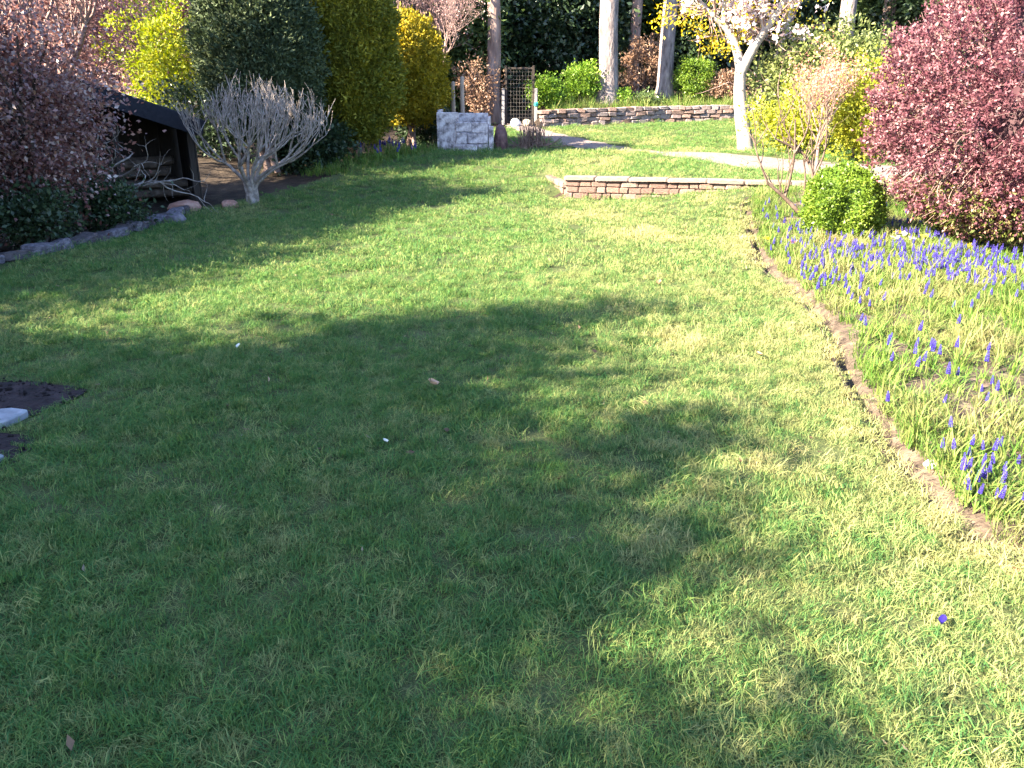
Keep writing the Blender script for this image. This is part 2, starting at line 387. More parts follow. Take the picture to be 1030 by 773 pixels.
def along(line, step):
    line = np.asarray(line, float); d = np.r_[0, np.cumsum(np.hypot(*np.diff(line, axis=0).T))]
    s = np.arange(0, d[-1], step); return s, np.interp(s, d, line[:, 0]), np.interp(s, d, line[:, 1]), d[-1], d
def lerp_line(line, d, s): return np.interp(s, d, line[:, 0]), np.interp(s, d, line[:, 1])

# retaining wall: hidden mortar core, brick courses, coping slabs
def retaining():
    t = thing('retaining_wall', 'low pinkish stone retaining wall with flat coping across the middle of the lawn', 'wall', (.86, 13.2, 0))
    sm = [stone_meshes(4, 'brick', .06, .1) for _ in M_brick]
    for k, grp in enumerate(sm):
        for me in grp: me.materials.append(M_brick[k])
    def put(name, me, x, y, z, sx, sy, sz, rz):
        o = bpy.data.objects.new(name, me); col.objects.link(o); o.parent = t
        o.location = (x-.86, y-13.2, z); o.scale = (sx, sy, sz); o.rotation_euler = (random.uniform(-.02, .02), random.uniform(-.02, .02), rz); return o
    lines = [(WALL, .372, .34), (np.array([(.84, 13.26), (.62, 14.5)]), .33, .36)]
    cope = stone_meshes(3, 'coping_stone', .012, .05)
    for me in cope: me.materials.append(M_coping)
    for q, (ln, top, _) in enumerate(lines):
        d = np.r_[0, np.cumsum(np.hypot(*np.diff(ln, axis=0).T))]
        # core
        pts = [lerp_line(ln, d, s) for s in np.linspace(0, d[-1], 24)]
        for a, b in zip(pts[:-1], pts[1:]): pass
        off = .115
        ang0 = math.atan2(ln[-1, 1]-ln[0, 1], ln[-1, 0]-ln[0, 0])
        nx, ny = (-math.sin(ang0), math.cos(ang0)) if q == 0 else (math.sin(ang0), -math.cos(ang0))
        cx, cy = (ln[0]+ln[-1])/2
        box('core', (d[-1]-.06, .13, .5), (cx+nx*off-.86, cy+ny*off-13.2, top-.04-.25-.035), (0, 0, ang0), M_mortar, t, .004)
        for c in range(4):
            z = top-.05-.052-c*.1; s = -.12 if c % 2 else 0
            while s < d[-1]-.05:
                L = random.uniform(.14, .3); m = s+L/2; s += L
                if m < .02 or m > d[-1]: continue
                x, y = lerp_line(ln, d, m)
                if q and (tz1(x-.2, y) > z+.05): continue
                if not q and tz1(x, y-.12) > z+.06: continue
                me = random.choice(random.choice(sm)); dep = random.uniform(-.008, .012)
                put('brick', me, x+nx*(.06-dep), y+ny*(.06-dep), z, L-.012, .13, .09, ang0)
        s = 0
        while s < d[-1]-.05 and q == 0:
            L = random.uniform(.5, .7); x, y = lerp_line(ln, d, min(s+L/2, d[-1])); s += L
            put('coping_stone', random.choice(cope), x+nx*.10, y+ny*.10, top-.022, L-.008, .30, .055, ang0)
    return t
retaining()

def drystone(name, label, ln, hgt, rowh, mats, zf, lenr=(.2, .42), tilt=.06, depth=.3):
    t = thing(name, label, 'wall', (ln[0][0], ln[0][1], 0)); x0, y0 = ln[0]
    sm = [stone_meshes(4, 'stone', .12, .14) for _ in mats]
    for k, g in enumerate(sm):
        for me in g: me.materials.append(mats[k])
    ln = np.asarray(ln, float); d = np.r_[0, np.cumsum(np.hypot(*np.diff(ln, axis=0).T))]
    for r in range(int(hgt/rowh+.5)):
        s = random.uniform(-.2, 0)
        while s < d[-1]:
            L = random.uniform(*lenr); m = np.clip(s+L/2, 0, d[-1]); s += L
            x, y = lerp_line(ln, d, m); x2, y2 = lerp_line(ln, d, min(m+.1, d[-1])); x1, y1 = lerp_line(ln, d, max(m-.1, 0))
            a = math.atan2(y2-y1, x2-x1); h = rowh*random.uniform(.85, 1.25)
            o = bpy.data.objects.new('stone', random.choice(random.choice(sm))); col.objects.link(o); o.parent = t
            o.location = (x-x0-math.sin(a)*(depth/2+random.uniform(-.03, .03)), y-y0+math.cos(a)*(depth/2+random.uniform(-.03, .03)), zf(x, y)+rowh*(r+.45))
            o.scale = (L*1.02, depth, h); o.rotation_euler = (random.uniform(-tilt, tilt), random.uniform(-tilt, tilt), a+random.uniform(-tilt, tilt))
    return t
drystone('drystone_wall', 'rough dry stone wall holding up the woodland bank behind the far lawn', DRY, .50, .125, M_stone, lambda x, y: tz1(x, y-.05))
EDGE = np.array([(-5.45, 6.6), (-5.32, 7.7), (-5.15, 8.5), (-4.82, 9.45), (-4.78, 10.6), (-4.74, 11.6)])
M_estone = [surf('edging_stone', c, 6, bump=.7, bscale=14, dist=.03) for c in ([(.06, .05, .06), (.13, .11, .13), (.24, .21, .24)], [(.045, .035, .04), (.08, .065, .07), (.13, .1, .11)])]
drystone('stone_edging', 'low rough stone edging along the dark shrub border on the left', EDGE, .13, .12, M_estone, lambda x, y: tz1(x, y)-.02, (.16, .38), .2, .2)

# ------------------------------------------------------------------ grass (stuff): points instanced with tufts
def blade_tuft(name, n, rad, h, w, lean, m, seed, curl=.5):
    rg = np.random.default_rng(seed); V = []; F = []; T = []
    for k in range(n):
        a = rg.random()*6.283; r = rad*math.sqrt(rg.random()); b = np.array([r*math.cos(a), r*math.sin(a), -.004])
        hh = h*(.55+.75*rg.random()); az = rg.random()*6.283; d = np.array([math.cos(az), math.sin(az), 0]); s = np.array([-d[1], d[0], 0])
        ln = lean*(.3+rg.random()); ww = w*(.7+.6*rg.random())
        p1 = b+d*hh*ln*.35+np.array([0, 0, hh*.55]); p2 = b+d*hh*ln*(1+curl*rg.random())+np.array([0, 0, hh*(1-.35*ln)])
        i = len(V); V += [b-s*ww/2, b+s*ww/2, p1+s*ww*.42, p1-s*ww*.42, p2+s*ww*.08, p2-s*ww*.08]
        F += [(i, i+1, i+2, i+3), (i+3, i+2, i+4, i+5)]; T += [rg.random()]*6
    me = npmesh(name, np.array(V), np.array(F), np.array(T)); me.materials.append(m)
    return bpy.data.objects.new(name, me)
def grassmat(name, lush, lush2, dry):
    m = leafmat(name, [lush, lush2], .35, .55, .12); n = m.node_tree.nodes; l = m.node_tree.links
    cr = next(x for x in n if x.type == 'VALTORGB'); b = n['Principled BSDF']; hs = next(x for x in n if x.type == 'HUE_SAT')
    at = n.new('ShaderNodeAttribute'); at.attribute_name = 'dry'; at.attribute_type = 'INSTANCER'
    mx = n.new('ShaderNodeMix'); mx.data_type = 'RGBA'; mx.inputs[7].default_value = (*dry, 1)
    gp = n.new('ShaderNodeNewGeometry'); nz = n.new('ShaderNodeTexNoise'); nz.inputs['Scale'].default_value = 9; nz.inputs['Detail'].default_value = 5; l.new(gp.outputs['Position'], nz.inputs['Vector'])
    t2 = n.new('ShaderNodeAttribute'); t2.attribute_name = 'tint'
    m1 = n.new('ShaderNodeMath'); m1.operation = 'MULTIPLY_ADD'; m1.inputs[1].default_value = 1.6; m1.inputs[2].default_value = -.8; l.new(nz.outputs[0], m1.inputs[0])
    m2 = n.new('ShaderNodeMath'); m2.operation = 'ADD'; l.new(m1.outputs[0], m2.inputs[0]); l.new(at.outputs['Fac'], m2.inputs[1])
    m3 = n.new('ShaderNodeMath'); m3.operation = 'MULTIPLY_ADD'; m3.inputs[1].default_value = .5; l.new(t2.outputs['Fac'], m3.inputs[0]); l.new(m2.outputs[0], m3.inputs[2])
    m4 = n.new('ShaderNodeMath'); m4.operation = 'SUBTRACT'; m4.inputs[1].default_value = .25; m4.use_clamp = True; l.new(m3.outputs[0], m4.inputs[0])
    l.new(m4.outputs[0], mx.inputs[0]); l.new(cr.outputs[0], mx.inputs[6])
    l.new(mx.outputs[2], b.inputs['Base Color']); l.new(mx.outputs[2], hs.inputs['Color'])
    return m
def scatter(name, pts, rot, scl, dry, variants, label=None):
    c = bpy.data.collections.new(name+'_blades')
    for v in variants: c.objects.link(v)
    me = bpy.data.meshes.new(name); n = len(pts); me.vertices.add(n); me.vertices.foreach_set('co', pts.astype(np.float32).ravel())
    for nm, ty, key, dat in (('rot', 'FLOAT_VECTOR', 'vector', rot), ('scl', 'FLOAT', 'value', scl), ('dry', 'FLOAT', 'value', dry)):
        a = me.attributes.new(nm, ty, 'POINT'); a.data.foreach_set(key, np.asarray(dat, np.float32).ravel())
    a = me.attributes.new('vid', 'INT', 'POINT'); a.data.foreach_set('value', rng.integers(0, len(variants), n).astype(np.int32))
    o = link(name, me); o['kind'] = 'stuff'
    if label: o['label'] = label
    g = bpy.data.node_groups.new(name+'_scatter', 'GeometryNodeTree')
    g.interface.new_socket('Geometry', in_out='INPUT', socket_type='NodeSocketGeometry'); g.interface.new_socket('Geometry', in_out='OUTPUT', socket_type='NodeSocketGeometry')
    N = g.nodes; gi = N.new('NodeGroupInput'); go = N.new('NodeGroupOutput'); ip = N.new('GeometryNodeInstanceOnPoints'); ci = N.new('GeometryNodeCollectionInfo')
    ci.inputs['Collection'].default_value = c; ci.inputs['Separate Children'].default_value = True; ci.inputs['Reset Children'].default_value = True
    def na(nm, ty):
        x = N.new('GeometryNodeInputNamedAttribute'); x.data_type = ty; x.inputs[0].default_value = nm; return x.outputs[0]
    g.links.new(gi.outputs[0], ip.inputs['Points']); g.links.new(ci.outputs[0], ip.inputs['Instance'])
    ip.inputs['Pick Instance'].default_value = True; g.links.new(na('vid', 'INT'), ip.inputs['Instance Index'])
    e2r = N.new('FunctionNodeEulerToRotation'); g.links.new(na('rot', 'FLOAT_VECTOR'), e2r.inputs[0]); g.links.new(e2r.outputs[0], ip.inputs['Rotation'])
    g.links.new(na('scl', 'FLOAT'), ip.inputs['Scale']); g.links.new(ip.outputs[0], go.inputs[0])
    md = o.modifiers.new('scatter', 'NODES'); md.node_group = g
    return o
def rand_pts(bands, pad=1.2):
    P = []; W = []
    for y0, y1, den, s in bands:
        n = int((y1-y0)*(2*(.71*(y0+y1)/2+pad))*den); y = y0+(y1-y0)*rng.random(n); x = (rng.random(n)*2-1)*(.71*(y0+y1)/2+pad)
        P.append(np.column_stack([x, y])); W.append(np.full(n, s))
    return np.vstack(P), np.concatenate(W)
M_grass = grassmat('grass_blade', (.042, .13, .042), (.14, .22, .05), (.42, .36, .17))
gv_near = [blade_tuft('grass_tuft', 150, .10, .031, .0025, 1.0, M_grass, s) for s in range(6)]
gv_far = [blade_tuft('grass_tuft', 120, .17, .038, .005, .8, M_grass, 20+s) for s in range(5)]
def lawn_ok(x, y):
    wy = wall_y(x); front_wall = (x > .5) & (x < 6) & (y > wy-.02) & (y < wy+.34)
    ret = (y > 13.1) & (y < 15) & (np.abs(x-(.84-.175*(y-13.24))) < .10)
    return (x > xleft(y)+.02) & ~inside(x, y, BEDP) & ~inside(x+.04, y, SOIL) & ~inside(x-.05, y, SOIL) & ~inside(x, y-.05, SOIL) & ~on_path(x, y, .02) & ~front_wall & ~ret & (y < np.where(x > .6, dry_y(x)-.03, 24)) & (x < 13)
def dry_sunlit(x, y):
    d = .75*np.clip((noise2(x, y, .9, 21)-.52)*4.2, 0, 1)+.8*np.clip((noise2(x, y, 3.2, 22)-.60)*5, 0, 1)
    sunlit_straw = ss((x+.2)/1.6)*.24*ss((16-y)/5)  # straw on the right side, plus the yellow of sunlight painted in
    edge = np.clip(1-bed_dist(x, y)/.25, 0, 1)*.45
    left = .35*np.clip((noise2(x, y, 1.1, 29)-.5)*4, 0, 1)*ss((-2.5-x)/1.5)
    return d*(.18+.62*ss((x+.6)/1.6))+sunlit_straw+edge+left
for nm, bands, gv, sz in (('lawn_grass', [(1.0, 3, 240, 1.0), (3, 5, 190, 1.05), (5, 7.5, 125, 1.2)], gv_near, 1),
                         ('far_lawn_grass', [(7.5, 11, 72, .95), (11, 16, 45, 1.1), (16, 26.5, 24, 1.25)], gv_far, 1)):
    p, s = rand_pts(bands); x, y = p.T; ok = lawn_ok(x, y); p = p[ok]; s = s[ok]; x, y = p.T
    dr = dry_sunlit(x, y); bald = noise2(x, y, 2.1, 31); edgeb = bed_dist(x, y)
    kp = rng.random(len(x)) > np.clip((bald-.62)*5, 0, .6)*.5+np.clip(1-edgeb/.10, 0, 1)*.7; p = p[kp]; s = s[kp]; dr = dr[kp]; x, y = p.T
    n = len(x); lush = noise2(x, y, 1.7, 41)
    stripe = np.where(np.sin((x*.95-y*.32)*2*math.pi/1.05) > 0, 1, -1)*.22
    rot = np.column_stack([-stripe+.18*rng.normal(size=n), .18*rng.normal(size=n), rng.random(n)*6.283])
    z = tz(x, y)+.002
    scatter(nm, np.column_stack([x, y, z]), rot, s*(.6+.5*rng.random(n)+.5*(lush-.3)), np.clip(dr+.18*(rng.random(n)-.4), 0, 1), gv,
            'short mown green lawn grass near the camera' if nm == 'lawn_grass' else 'mown lawn grass in the far half of the garden')
# flower bed greenery
M_bedgrass = grassmat('bed_leaf', (.05, .125, .022), (.145, .215, .036), (.29, .235, .12))
bv = [blade_tuft('bed_tuft', 22, .06, .10, .005, .75, M_bedgrass, 50+s) for s in range(5)]+[blade_tuft('bed_tuft', 14, .03, .17, .007, .5, M_bedgrass, 60+s) for s in range(2)]
p = np.column_stack([1.6+8*rng.random(42000), 2.0+10*rng.random(42000)]); x, y = p.T
bd = bed_dist(x, y)
ok = inside(x, y, BEDP) & (bd > .07+.10*noise2(x, y, 4, 57)) & (x < .71*y+1.4) & (rng.random(len(x)) < np.clip((noise2(x, y, 1.3, 51)-.28)*4, .15, 1)*np.where(y < 6.5, .95, .75)); p = p[ok]; x, y = p.T; n = len(x)
scatter('bed_foliage', np.column_stack([x, y, bed_z(x, y)-.01]), np.column_stack([.2*rng.normal(size=n), .2*rng.normal(size=n), rng.random(n)*6.28]),
        .55+.6*rng.random(n), np.clip(.55*(noise2(x, y, 1.6, 53)-.42)*4+.25*rng.random(n), 0, 1), bv, 'yellow green leafy ground cover filling the flower bed')

# ------------------------------------------------------------------ flowers
M_muscari = leafmat('muscari_bell', [(.022, .014, .15), (.048, .032, .25), (.09, .068, .34)], .15, .6, .15)
M_stem = surf('flower_stem', [(.10, .2, .03), (.2, .3, .06)], 20, bump=0)
M_gleaf = surf('flower_leaf', [(.08, .17, .03), (.17, .27, .05)], 10, bump=0, rough=.5)
def muscari_meshes(seed, H=.13):
    rg = np.random.default_rng(seed); bend = rg.normal(size=2)*.012
    ln = bez((0, 0, -.02), (bend[0], bend[1], H*.5), (bend[0]*2, bend[1]*2, H), 5)
    v, f = tube_geo([(ln, [.003, .003, .0026, .0022, .0015])], 5); stem = npmesh('stem', v, f, smooth=True); stem.materials.append(M_stem)
    oc = np.array([(1, 0, 0), (0, 1, 0), (-1, 0, 0), (0, -1, 0), (0, 0, 1), (0, 0, -1)], float)
    of = np.array([(0, 1, 4), (1, 2, 4), (2, 3, 4), (3, 0, 4), (1, 0, 5), (2, 1, 5), (3, 2, 5), (0, 3, 5)])
    V, F, T, k = [], [], [], 0; top = np.array([bend[0]*2, bend[1]*2, H])
    for r in range(7):
        q = r/6; rr = .0088*(1-.7*q**2); nb = 7 if r < 4 else 4
        for b in range(nb):
            a = 6.283*(b+.5*(r % 2))/nb; c = top+np.array([rr*math.cos(a), rr*math.sin(a), -.026+.056*q])
            V.append(oc*np.array([.0048, .0048, .0058])*(1-.35*q)+c); F.append(of+k); k += 6; T += [rg.random()*.7+.3*q]*6
    head = npmesh('flower_head', np.vstack(V), np.vstack(F), np.array(T)); head.materials.append(M_muscari)
    LV, LF = [], []
    for q in range(3):
        a = rg.random()*6.283; d = np.array([math.cos(a), math.sin(a), 0]); s = np.array([-d[1], d[0], 0])*.003; L = .10+.06*rg.random()
        p = bez((0, 0, -.01), d*L*.3+np.array([0, 0, L*.8]), d*L*.9+np.array([0, 0, L*.45]), 5)
        w = np.array([1, 1.1, 1, .7, .1])[:, None]*s; i0 = 10*q
        LV.append(np.stack([p-w, p+w], 1).reshape(-1, 3)); LF += [(i0+2*j, i0+2*j+1, i0+2*j+3, i0+2*j+2) for j in range(4)]
    leaf = npmesh('leaf', np.vstack(LV), np.array(LF)); leaf.materials.append(M_gleaf)
    return stem, head, leaf
MUS = [muscari_meshes(s, .11+.012*s) for s in range(4)]
def muscari(x, y, label, group, scale=1, name='grape_hyacinth'):
    t = thing(name, label, 'flower', (x, y, float(bed_z(np.array([x]), np.array([y]))[0])-.005), random.uniform(0, 6.28), group)
    t.rotation_euler = (random.uniform(-.2, .2), random.uniform(-.2, .2), random.uniform(0, 6.28)); t.scale = (scale,)*3
    for nm, me in zip(('stem', 'flower_head', 'leaf'), random.choice(MUS)):
        link(nm, me, None, t)
CL = [((988, 492), (34, 26), 34, 'blue grape hyacinth in the dense clump at the nearest corner of the bed', 'grape hyacinths in the corner clump'),
      ((905, 258), (95, 17), 120, 'blue grape hyacinth in the drift below the purple barberry', 'grape hyacinths below the barberry'),
      ((985, 262), (55, 26), 40, 'blue grape hyacinth under the right side of the purple barberry', 'grape hyacinths right of the drift'),
      ((822, 285), (40, 24), 44, 'blue grape hyacinth near the bed edge in front of the box ball', 'grape hyacinths by the bed edge'),
      ((790, 225), (26, 10), 18, 'small blue grape hyacinth left of the clipped box ball', 'grape hyacinths left of the box ball'),
      ((915, 215), (28, 6), 14, 'small blue grape hyacinth between box ball and barberry', 'grape hyacinths between box and barberry'),
      ((930, 350), (70, 50), 34, 'scattered blue grape hyacinth in the open middle of the bed', 'scattered grape hyacinths')]
nm_ = 0
for (cx, cy), (sx, sy), n, lab, grp in CL:
    k = 0; tries = 0
    while k < n and tries < 4000:
        tries += 1
        px = cx+random.gauss(0, sx*.7); py = cy+random.gauss(0, sy*.7)+(px-cx)*.15
        z = .03; x, y = G(px, py+6, z); 
        for _ in range(3): z = tz1(x, y)+.03; x, y = G(px, py+6, z)
        if not (inside(np.array([x]), np.array([y]), BEDP)[0]) or bed_dist(np.array([x]), np.array([y]))[0] < .12 or y > 11.8: continue
        muscari(x, y, lab, grp, random.uniform(.7, .95) if y < 4.2 else random.uniform(.85, 1.15)); k += 1
# the rest of the drift, too many to count one by one
DV = []
for q in range(3):
    bmj = bmesh.new(); mats_ = []
    for me in MUS[q]:
        n0 = len(bmj.faces); bmj.from_mesh(me); bmj.faces.ensure_lookup_table(); mats_.append(me.materials[0])
        for f_ in bmj.faces[n0:]: f_.material_index = len(mats_)-1
    mj = bpy.data.meshes.new('hyacinth_sprig'); bmj.to_mesh(mj); bmj.free()
    for m_ in mats_: mj.materials.append(m_)
    DV.append(bpy.data.objects.new('hyacinth_sprig', mj))
pp = []
while len(pp) < 430:
    px = random.choice((random.gauss(900, 70), random.gauss(960, 50), random.gauss(820, 35))); py = 252+random.gauss(0, 17)+(px-900)*.12
    x, y = G(px, py+6, .15)
    for _ in range(3): x, y = G(px, py+6, tz1(x, y)+.03)
    if y < 11.8 and inside(np.array([x]), np.array([y]), BEDP)[0] and bed_dist(np.array([x]), np.array([y]))[0] > .12 and vnoise(np.array([[x*1.4, y*1.4, 3.3]]))[0] > .42: pp.append((x, y, tz1(x, y)+.03))
pp = np.array(pp); n = len(pp)
scatter('hyacinth_drift', pp, np.column_stack([.15*rng.normal(size=n), .15*rng.normal(size=n), rng.random(n)*6.28]), .8+.35*rng.random(n), np.zeros(n), DV, 'dense drift of small blue grape hyacinths at the far end of the bed')
# primroses: yellow and white
def petals(name, n, r, m, tilt=.35):
    V, F, T = [], [], []
    for k in range(n):
        a = 6.283*k/n; d = np.array([math.cos(a), math.sin(a), tilt]); s = np.array([-math.sin(a), math.cos(a), 0]); i = len(V)
        V += [np.zeros(3), d*r*.6+s*r*.35, d*r, d*r*.6-s*r*.35]; F.append((i, i+1, i+2, i+3)); T += [random.random()]*4
    me = npmesh(name, np.array(V), np.array(F), np.array(T)); me.materials.append(m); return me
M_yel = leafmat('yellow_petal', [(.75, .55, .03), (.85, .7, .08)], .25); M_wht = leafmat('white_petal', [(.7, .68, .6), (.8, .78, .72)], .25); M_pnk = leafmat('pink_petal', [(.6, .2, .25), (.7, .3, .32)], .25)
for q, (px, py, mm, lab, gr) in enumerate([(772, 222+20, M_yel, 'single yellow primrose near the bed edge left of the box ball', None), (900, 242, M_wht, 'leftmost white flower among the blue drift', 'white flowers'), (908, 238, M_wht, 'white flower in the middle of the white group', 'white flowers'), (916, 243, M_wht, 'rightmost white flower of the group amid the drift', 'white flowers'),
        (928, 240, M_yel, 'yellow primrose beside the white flowers', 'yellow primroses'), (976, 250, M_yel, 'yellow primrose under the barberry branches', 'yellow primroses'), (903, 236, M_yel, 'yellow primrose at the back of the white group', 'yellow primroses'), (798, 246, M_pnk, 'small pink flower in front of the box ball', None)]):
    x, y = G(px, py, .1); t = thing('primrose', lab, 'flower', (x, y, tz1(x, y)+.02), q, gr)
    tubes('stem', [(bez((0, 0, 0), (0, 0, .05), (.01, 0, .10), 4), [.003]*4)], M_stem, t, 5)
    for k in range(4):
        o = link('flower_head', petals('flower_head', 5, .032, mm), None, t); o.location = (.03*math.cos(k*1.7)*(k > 0), .03*math.sin(k*1.7)*(k > 0), .10+.012*(k % 2)); o.rotation_euler = (.5, .2*k, k)
# bluebells by the conifers
for k in range(34):
    px = random.gauss(387, 20); py = 166+random.gauss(0, 4)-(px-387)*.12; z = .25
    x, y = G(px, py, z)
    for _ in range(4): z = tz1(x, y)+.03; x, y = G(px, py, z)
    y = min(max(y, 15.2), 18.4); x = XD(px, y, py); x = min(x, float(xleft(y))+.25)
    muscari(x, y, 'pale blue bluebell in the clump under the golden conifers', 'bluebells under the conifers', random.uniform(1.4, 1.9), 'bluebell')
p = np.column_stack([-4.2+3*rng.random(900), 14.6+4*rng.random(900)]); x, y = p.T; ok = (x < xleft(y)+.2) & (x > xleft(y)-.75); p = p[ok]; x, y = p.T; n = len(x)
scatter('bluebell_leaves', np.column_stack([x, y, tz(x, y)-.01]), np.column_stack([.2*rng.normal(size=n), .2*rng.normal(size=n), rng.random(n)*6.28]), .9+.7*rng.random(n), .15*rng.random(n), bv, 'strappy green leaves of the bluebells under the conifers')

# ------------------------------------------------------------------ left border: copper shrubs, log store, bare shrubs, clipped conifers
M_copper = leafmat('copper_leaf', [(.065, .024, .024), (.17, .07, .062), (.3, .165, .145), (.55, .45, .42)], .3, .3, .7, stops=[0, .45, .75, 1])  # palest leaf tone paints in the sun glints on the foliage
M_dkgreen = leafmat('dark_green_leaf', [(.015, .028, .012), (.03, .05, .022), (.055, .08, .035)], .2, .4, .4)
def multi_stem(n, h, spread, r=.04):
    return [(bez((random.gauss(0, .08), random.gauss(0, .08), -.05), (random.gauss(0, spread*.3), random.gauss(0, spread*.3), h*.5), (random.gauss(0, spread*.6), random.gauss(0, spread*.6), h), 6, .03), np.linspace(r, r*.3, 6)) for _ in range(n)]
def P3(x, y): return (x, y, tz1(x, y))
cloud_tree('copper_shrub', 'tall purple brown leafy shrub at the left edge of the lawn', 'shrub', P3(-7.1, 8.3), (0, 0, 1.75), (1.6, 1.45, 1.85), 380, 75, .06, M_copper, 101, multi_stem(7, 2.6, 1.0), M_bark_dark, .42, .6, hollow=.45)
cloud_tree('copper_shrub', 'purple brown leafy shrub next to the log store, with pale glints', 'shrub', P3(-5.9, 9.7), (0, 0, 1.5), (1.1, 1.1, 1.45), 280, 75, .055, M_copper, 102, multi_stem(6, 2.2, .7), M_bark_dark, .36, .6, hollow=.4)
for q, (x, y, rx, h, lab) in enumerate([(-5.85, 7.9, .55, .75, 'dark green low shrub behind the stone edging at the left photo edge'), (-5.5, 9.05, .45, .6, 'dark green low shrub beneath the copper shrubs'), (-5.2, 10.2, .4, .55, 'dark green low shrub in front of the log store')]):
    cloud_tree('low_shrub', lab, 'shrub', P3(x, y), (0, 0, h*.5), (rx, rx, h*.55), 60, 60, .06, M_dkgreen, 110+q, multi_stem(4, h*.7, .3, .02), M_bark_dark, .22, .55, hollow=.3)

# log store: open fronted lean-to with felted roof
M_tim = surf('dark_timber', [(.018, .014, .013), (.035, .027, .024), (.055, .043, .038)], 5, bump=.5, bscale=20, stretch=(1, 1, .15), dist=.02)
M_felt = surf('roof_felt', [(.012, .012, .018), (.022, .022, .03)], 20, bump=.4, bscale=120, dist=.004)
M_log = surf('log_bark', [(.03, .022, .018), (.07, .05, .04), (.12, .09, .075)], 8, bump=.6, bscale=20, dist=.02)
M_logend = surf('log_end', [(.2, .14, .09), (.32, .24, .16)], 9, bump=.3, bscale=40)
LSX, LSY = -6.25, 12.0
ls_a = math.atan2(.8, 1.2); LSL = .36
ls = thing('log_store', 'dark open fronted timber log store with sloping felt roof behind the bare shrub', 'shed', P3(LSX, LSY), ls_a)
def lsh(x): return 1.80-LSL*x
for k in range(9):
    xk = -1.2+.32*k; hh = lsh(xk)-.08; box('plank', (.335, .02, hh), (xk, 1.3+.022*(k % 2), hh/2), (0, 0, 0), M_tim, ls, .004)
for xk in (-.9, .35, 1.42):
    box('post', (.09, .09, lsh(xk)-.06), (xk, .05, (lsh(xk)-.06)/2), (0, 0, 0), M_tim, ls, .006)
for k in range(6): box('side_plank', (.025, .2, lsh(1.5)-.08), (1.49+.004*(k % 2), .14+.2*k, (lsh(1.5)-.08)/2), (0, 0, 0), M_tim, ls, .004)
for k in range(6): box('side_plank', (.025, .2, lsh(-1.3)-.08), (-1.38+.004*(k % 2), .14+.2*k, (lsh(-1.3)-.08)/2), (0, 0, 0), M_tim, ls, .004)
sl = math.atan(LSL)
_roof = box('roof', (3.3, 1.75, .05), (.08, .6, lsh(.08)), (0, sl, 0), M_felt, ls, .008)
box('fascia', (3.3, .03, .24), (-.02, -.893, -.11), (0, 0, 0), M_felt, _roof, .006)
def log_thing(loc, L, r, rot, label, group):
    t = thing('log', label, 'log', loc, 0, group); t.rotation_euler = rot
    pts = np.array([(0, 0, 0), (L*.33, .01, .01), (L*.66, -.01, 0), (L, .01, .0)]); bk = tubes('bark', [(pts, [r, r*1.03, r*.97, r*.94])], M_log, t, 9)
    for s in (0.0, L):
        v = np.array([(s+(-.002 if s == 0 else .002), r*.97*math.cos(a), r*.97*math.sin(a)) for a in np.linspace(0, 6.283, 10)[:-1]]+[(s+(-.006 if s == 0 else .006), 0, 0)])
        link('cut_end', npmesh('cut_end', v, np.array([(i, (i+1) % 9, 9) for i in range(9)])), M_logend, bk)
ca, sa = math.cos(ls_a), math.sin(ls_a); bz = tz1(LSX, LSY)
for r_ in range(4):
    for k in range(3):
        lx = -.25+random.uniform(-.15, .25); ly = .35+.2*k+random.uniform(-.02, .02); lz = .12+.165*r_
        log_thing((LSX+lx*ca-ly*sa, LSY+lx*sa+ly*ca, bz+lz), random.uniform(1.25, 1.45), random.uniform(.065, .085), (0, random.uniform(-.03, .03), ls_a+random.uniform(-.03, .03)), 'long weathered log stacked inside the dark log store', 'logs stacked in the log store')
# reddish rocks at the foot of the store
M_redrock = surf('red_rock', [(.2, .1, .075), (.32, .17, .13), (.42, .27, .23)], 6, bump=.7, bscale=16, dist=.03)
def rock(x, y, s, m, label, rz=0, cat='rock', name='rock', dz=.35, subd=2):
    bm = bmesh.new(); bmesh.ops.create_icosphere(bm, subdivisions=subd, radius=1)
    sd = random.random()*50
    for v in bm.verts:
        q = np.array(v.co)*1.3+sd; f = .75+.5*float(vnoise(q)); v.co = Vector((v.co.x*s[0]*f, v.co.y*s[1]*f, v.co.z*s[2]*f))
    me = bpy.data.meshes.new(name); bm.to_mesh(me); bm.free()
    o = link(name, me, m); o.location = (x, y, tz1(x, y)+s[2]*dz); o.rotation_euler = (0, 0, rz); tag(o, label, cat); return o
x, y = G(187, 213); rock(x, y, (.24, .15, .12), M_redrock, 'flat red brown rock at the foot of the log store', .3)
x, y = G(178, 224); rock(x, y, (.13, .1, .11), M_estone[0], 'small pale upright stone in front of the red rock', 1)
x, y = G(232, 210); rock(x, y, (.2, .14, .08), M_redrock, 'brown stone beside the foot of the grey pollarded shrub', 2)

